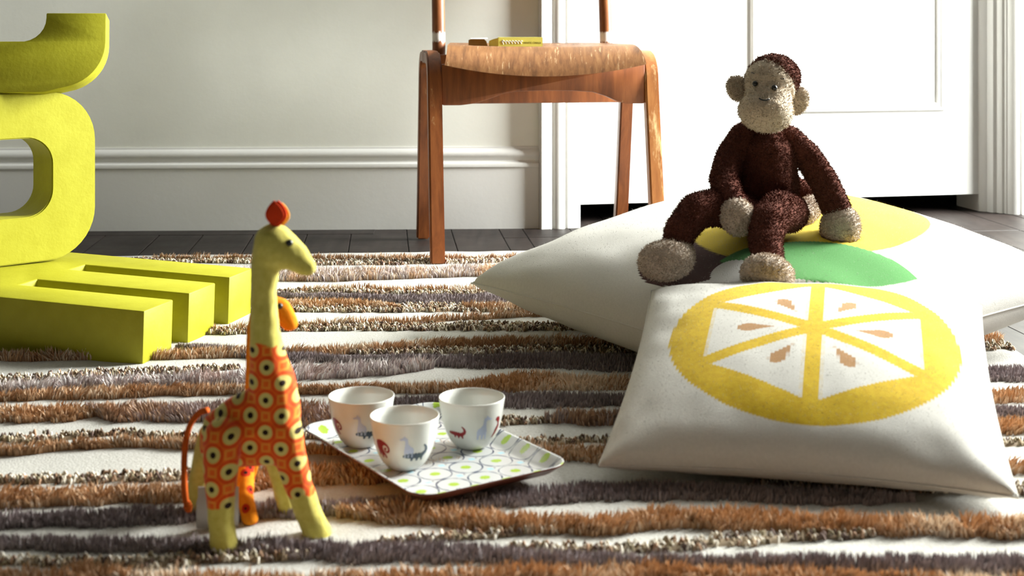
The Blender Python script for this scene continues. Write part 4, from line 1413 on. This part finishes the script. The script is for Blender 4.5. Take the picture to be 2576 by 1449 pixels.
def cup(u, v, D, label, prints):
    c = W(u, v, D)
    c.z = ZCUP
    root = thing('cup', c, label, 'cup', 'white animal cups on the tray')
    prof = CUP_OUT + CUP_IN
    n = 48
    V_ = []; F_ = []
    for r, z in prof:
        for k in range(n):
            a = 2 * math.pi * k / n
            V_.append(c + Vector((r * math.cos(a), r * math.sin(a), z)))
    for i in range(len(prof) - 1):
        for k in range(n):
            F_.append((i * n + k, i * n + (k + 1) % n, (i + 1) * n + (k + 1) % n, (i + 1) * n + k))
    bm = bmesh.new(); vv = [bm.verts.new(p_) for p_ in V_]
    for f in F_: bm.faces.new([vv[i] for i in f])
    bmesh.ops.remove_doubles(bm, verts=bm.verts, dist=1e-5)
    bm_obj('bowl', bm, CUPM, root, sharp=80)
    view = math.atan2(c.x, c.y)       # turn phi = 0 towards the camera
    for nm, poly, z, phi, sc, mt, fl in prints:
        decal(nm, poly, c.x, c.y, ZCUP, z, phi - view, sc, mt, root, fl)
    return root
EL_, GI_, CR_, PA_ = 'elephant_print', 'giraffe_print', 'crocodile_print', 'parrot_print'
cup(1018, 1120, 1.437, 'white cup with red and blue animals, nearest of the three on the tray',
    [(EL_, ELEPH, 0.0265, -0.80, 1.25, REDI, 1), (GI_, GIRAF, 0.030, 0.10, 1.2, BLUI, 1), (CR_, CROC, 0.0205, 0.40, 1.3, NAVI, 1), (PA_, PARRO, 0.022, 1.40, 0.8, REDI, 1)])
cup(909, 1070, 1.513, 'white cup with animal prints behind the nearest cup, closest to the toy giraffe',
    [(EL_, ELEPH, 0.0265, -1.0, 1.15, REDI, 1), (GI_, GIRAF, 0.030, -0.02, 1.2, BLUI, 1), (CR_, CROC, 0.0205, 0.26, 1.3, NAVI, 1)])
cup(1187, 1068, 1.507, 'white cup with red crocodile and pale blue giraffe, nearest the cushions',
    [(CR_, CROC, 0.022, -0.55, 1.05, REDI, 1), (GI_, GIRAF, 0.028, 0.40, 1.35, BLUI, -1), (PA_, PARRO, 0.028, 1.02, 1.15, REDI, 1)])

# ------------------------------------------------------------------ toy giraffe
def giraffe_mat(name, base_z, neck, legz):
    m = Mat(name, 0.9, 0.1)
    x, y, z = m.coords()
    g = m.nt.nodes.new('ShaderNodeNewGeometry')
    sp = m.nt.nodes.new('ShaderNodeSeparateXYZ'); m.nt.links.new(g.outputs['Normal'], sp.inputs[0])
    ny = X(m.nt, sp.outputs[1])
    yel = m.ramp(m.noise(180, 3), [(0.3, (0.50, 0.43, 0.085, 1)), (0.7, (0.60, 0.53, 0.13, 1))])
    a = 0.0300
    def cellpt(ox, oz):
        px = (x + ox).mod(a) - a / 2; pz = (z + oz).mod(a) - a / 2
        return px, pz
    c1 = cellpt(0.0, 0.0); c2 = cellpt(a / 2, a / 2)
    r = hyp(*c1).min(hyp(*c2))
    q1 = cellpt(a / 2, 0.0); q2 = cellpt(0.0, a / 2)
    s1 = q1[0].abs().max(q1[1].abs()); s2 = q2[0].abs().max(q2[1].abs())
    sq = s1.min(s2)
    c = m.ramp(m.noise(200, 2), [(0.3, (0.66, 0.095, 0.008, 1)), (0.7, (0.74, 0.13, 0.010, 1))])
    c = mixc(m.nt, ((sq - 0.0034).abs() - 0.0009).band(0.0005), c, (0.72, 0.24, 0.03, 1))
    c = mixc(m.nt, ((r - 0.0090).abs() - 0.0007).band(0.0006), c, (0.60, 0.05, 0.006, 1))
    c = mixc(m.nt, (r - 0.0069).band(0.0006), c, (0.60, 0.50, 0.15, 1))
    c = mixc(m.nt, (r - 0.0028).band(0.0006), c, (0.02, 0.008, 0.004, 1))
    outer = (y * ny).gt(-0.0022)
    w = (m.noise(60, 2) - 0.5) * 0.014
    body_ = (z + w - neck).band(0.0015) * (legz - z + w).band(0.0015) * outer
    m.color(mixc(m.nt, body_, yel, c))
    m.bump(m.noise(700, 2), 0.3, 0.0008)
    m.sheen(0.15)
    return m.m
gb = Vector(((640 - 1288) / F * 1.285, 1.285, ZR))
GY = W(640, 862, 1.285).z - ZR
GIRM = giraffe_mat('giraffe_cotton', 0, GY, W(0, 1245, 1.27).z - ZR)
giraffe = thing('toy_giraffe', gb, 'yellow and orange patterned cotton toy giraffe standing at the front of the rug', 'toy', 'cloth toy animals')
prims = [
 ('c', [nd(700, 625, 1.285, 55), nd(735, 640, 1.283, 40), nd(765, 666, 1.282, 27), nd(774, 672, 1.282, 24)]),
 ('c', [nd(690, 612, 1.285, 53), nd(668, 660, 1.285, 37), nd(663, 740, 1.285, 34), nd(666, 830, 1.285, 38), nd(674, 900, 1.285, 47), nd(685, 960, 1.285, 60), nd(692, 1030, 1.285, 66), nd(696, 1095, 1.285, 64)]),
 ('c', [nd(692, 1050, 1.285, 66), nd(640, 1075, 1.287, 72), nd(580, 1095, 1.287, 68), nd(570, 1110, 1.287, 62)]),
 ('c', [nd(690, 1110, 1.285, 60), nd(580, 1115, 1.287, 62)]),
 ('c', [nd(670, 1010, 1.286, 50), nd(600, 1050, 1.287, 56), nd(562, 1080, 1.287, 57), nd(555, 1120, 1.285, 54)]),
 ('c', [nd(560, 1100, 1.262, 50), nd(556, 1170, 1.252, 46), nd(555, 1240, 1.246, 38), nd(556, 1310, 1.243, 34), nd(566, 1392, 1.240, 37)]),
 ('c', [nd(712, 1080, 1.275, 50), nd(730, 1150, 1.275, 42), nd(752, 1225, 1.277, 36), nd(780, 1300, 1.281, 34), nd(801, 1348, 1.283, 37)]),
 ('c', [nd(535, 1100, 1.310, 40), nd(508, 1180, 1.325, 30), nd(492, 1250, 1.332, 24), nd(477, 1318, 1.336, 22)]),
 ('c', [nd(680, 1110, 1.305, 36), nd(700, 1180, 1.322, 27), nd(718, 1260, 1.333, 25), nd(733, 1318, 1.338, 24)]),
]
def feet(V_):
    V_[:, 2] = np.where(V_[:, 2] < ZR + 0.001, ZR + 0.001 + (V_[:, 2] - ZR - 0.001) * 0.02, V_[:, 2])
    return V_
gbody = part('body', prims, GIRM, giraffe, voxel=0.0024, sm=5, disp=(0.0006, 90), post=feet, fuzz=0)
REDF = plain('red_felt', (0.60, 0.045, 0.010, 1), 0.9, 0.1, 0.12)
YELF = plain('amber_felt', (0.72, 0.36, 0.05, 1), 0.9, 0.1, 0.12)
ORCORD = plain('orange_cord', (0.50, 0.09, 0.012, 1), 0.9, 0.1, 0.15)
def felt_drop(name, u, vt, vb, hw, D, th, mat, parent):
    k = D / F
    pts = []
    n = 14
    for i in range(n + 1):
        q = i / n
        wdt = hw * (math.sin(math.pi * q ** 1.0) ** 0.75) * (1.15 - 0.3 * abs(q - 0.62)) if 0 < q < 1 else 0
        pts.append((wdt, vt + (vb - vt) * q))
    outl = [(u + w_, v_) for w_, v_ in pts] + [(u - w_, v_) for w_, v_ in pts[-2:0:-1]]
    bm = bmesh.new()
    a = [bm.verts.new(W(p_[0], p_[1], D)) for p_ in outl]
    f = bm.faces.new(a)
    r_ = bmesh.ops.extrude_face_region(bm, geom=[f])
    bmesh.ops.translate(bm, verts=[v for v in r_['geom'] if isinstance(v, bmesh.types.BMVert)], vec=(0.0, th, 0))
    bmesh.ops.recalc_face_normals(bm, faces=bm.faces)
    bmesh.ops.bevel(bm, geom=[e for e in bm.edges if e.calc_face_angle(0) > 0.9], offset=th * 0.35, segments=3, affect='EDGES')
    return bm_obj(name, bm, mat, parent, sharp=60)
felt_drop('horn', 693, 502, 575, 24, 1.2755, 0.007, REDF, giraffe)
felt_drop('horn', 704, 508, 575, 21, 1.286, 0.006, YELF, giraffe)
bvh_g = bvh_of(gbody)
d_ = (W(728, 611, 1.3) - cam.location).normalized()
h = bvh_g.ray_cast(cam.location, d_)
bm = bmesh.new()
bmesh.ops.create_uvsphere(bm, u_segments=16, v_segments=10, radius=0.0034, matrix=Matrix.Translation(h[0] - d_ * 0.0004))
bm_obj('eye', bm, BLACK, giraffe)
V_, F_ = tube(catmull([W(522, 1032, 1.295), W(500, 1040, 1.30), W(478, 1070, 1.30), W(466, 1120, 1.298), W(463, 1190, 1.295), W(466, 1250, 1.293), W(474, 1285, 1.292)], 6), 0.0031, 8)
tl = obj('tail', V_, F_, ORCORD, giraffe)
V_, F_ = tube([W(470, 1262, 1.292), W(473, 1275, 1.292), W(476, 1288, 1.292)], [0.0036, 0.0046, 0.0020], 8)
obj('tassel', V_, F_, ORCORD, tl)
TAGM = plain('grey_satin_tag', (0.48, 0.45, 0.44, 1), 0.5, 0.3, 0.04)
bm = bmesh.new()
k = 8
for (u0, u1) in ((494, 600),):
    rows = []
    for i in range(k + 1):
        v_ = 1225 + (1330 - 1225) * i / k
        D_ = 1.300 - 0.004 * math.sin(i / k * 3)
        a_ = W(u0 + (4 if i < 3 else 0), v_, D_ - 0.003); b_ = W(u1, v_, D_ + 0.003)
        rows.append([bm.verts.new(a_), bm.verts.new((a_ + b_) / 2 + Vector((0, 0.002, 0))), bm.verts.new(b_)])
    for a_, b_ in zip(rows[:-1], rows[1:]):
        for q in range(2): bm.faces.new((a_[q], a_[q + 1], b_[q + 1], b_[q]))
r_ = bmesh.ops.extrude_face_region(bm, geom=list(bm.faces))
bmesh.ops.translate(bm, verts=[v for v in r_['geom'] if isinstance(v, bmesh.types.BMVert)], vec=(0, 0.0006, 0))
bm_obj('care_tag', bm, TAGM, giraffe, sharp=50)

# ------------------------------------------------------------------ second cloth toy, half hidden behind the giraffe
def orange_mat():
    m = Mat('orange_cotton', 0.9, 0.1)
    x, y, z = m.coords()
    c = m.ramp(m.noise(150, 3), [(0.3, (0.70, 0.20, 0.008, 1)), (0.7, (0.80, 0.28, 0.015, 1))])
    vr = m.voronoi(58)
    low = (z - 0.105).band(0.004)
    c = mixc(m.nt, (vr - 0.30).band(0.03) * low, c, (0.45, 0.03, 0.01, 1))
    c = mixc(m.nt, (vr - 0.13).band(0.03) * low, c, (0.03, 0.012, 0.006, 1))
    m.color(c)
    m.bump(m.noise(700, 2), 0.3, 0.0008)
    return m.m
ORM = orange_mat()
D2 = 1.385
b2 = Vector(((640 - 1288) / F * D2, D2, ZR))
toy2 = thing('toy_giraffe', b2, 'orange cloth toy giraffe mostly hidden behind the patterned giraffe', 'toy', 'cloth toy animals')
prims2 = [
 ('c', [nd(665, 765, D2, 30), nd(705, 775, D2, 27), nd(722, 800, D2, 25), nd(728, 812, D2, 23)]),
 ('c', [nd(665, 770, D2, 33), nd(652, 830, D2, 33), nd(654, 900, D2, 36), nd(655, 1000, D2, 42), nd(650, 1070, D2, 46)]),
 ('c', [nd(655, 1060, D2, 46), nd(600, 1080, D2, 44)]),
 ('c', [nd(622, 1100, D2, 30), nd(618, 1180, D2 - 0.03, 24), nd(617, 1250, D2 - 0.06, 22), nd(629, 1306, D2 - 0.075, 22)]),
 ('c', [nd(650, 1090, D2, 28), nd(634, 1160, D2 - 0.0, 22), nd(615, 1230, D2, 20), nd(605, 1282, D2 + 0.005, 19)]),
 ('c', [nd(590, 1100, D2 + 0.01, 28), nd(580, 1180, D2 + 0.02, 20), nd(575, 1262, D2 + 0.02, 19)]),
]
tb2 = part('body', prims2, ORM, toy2, voxel=0.0026, sm=5, disp=(0.0005, 90), post=feet, fuzz=0)
bvh_2 = bvh_of(tb2)
d_ = (W(704, 770, 1.4) - cam.location).normalized()
h = bvh_2.ray_cast(cam.location, d_)
if h[0] is not None:
    bm = bmesh.new()
    bmesh.ops.create_uvsphere(bm, u_segments=14, v_segments=8, radius=0.003, matrix=Matrix.Translation(h[0] - d_ * 0.0003))
    bm_obj('eye', bm, BLACK, toy2)

print('RUG TRIS', TRI[0], 'ALL', sum(len(o.data.polygons) for o in bpy.data.objects if o.type == 'MESH'))
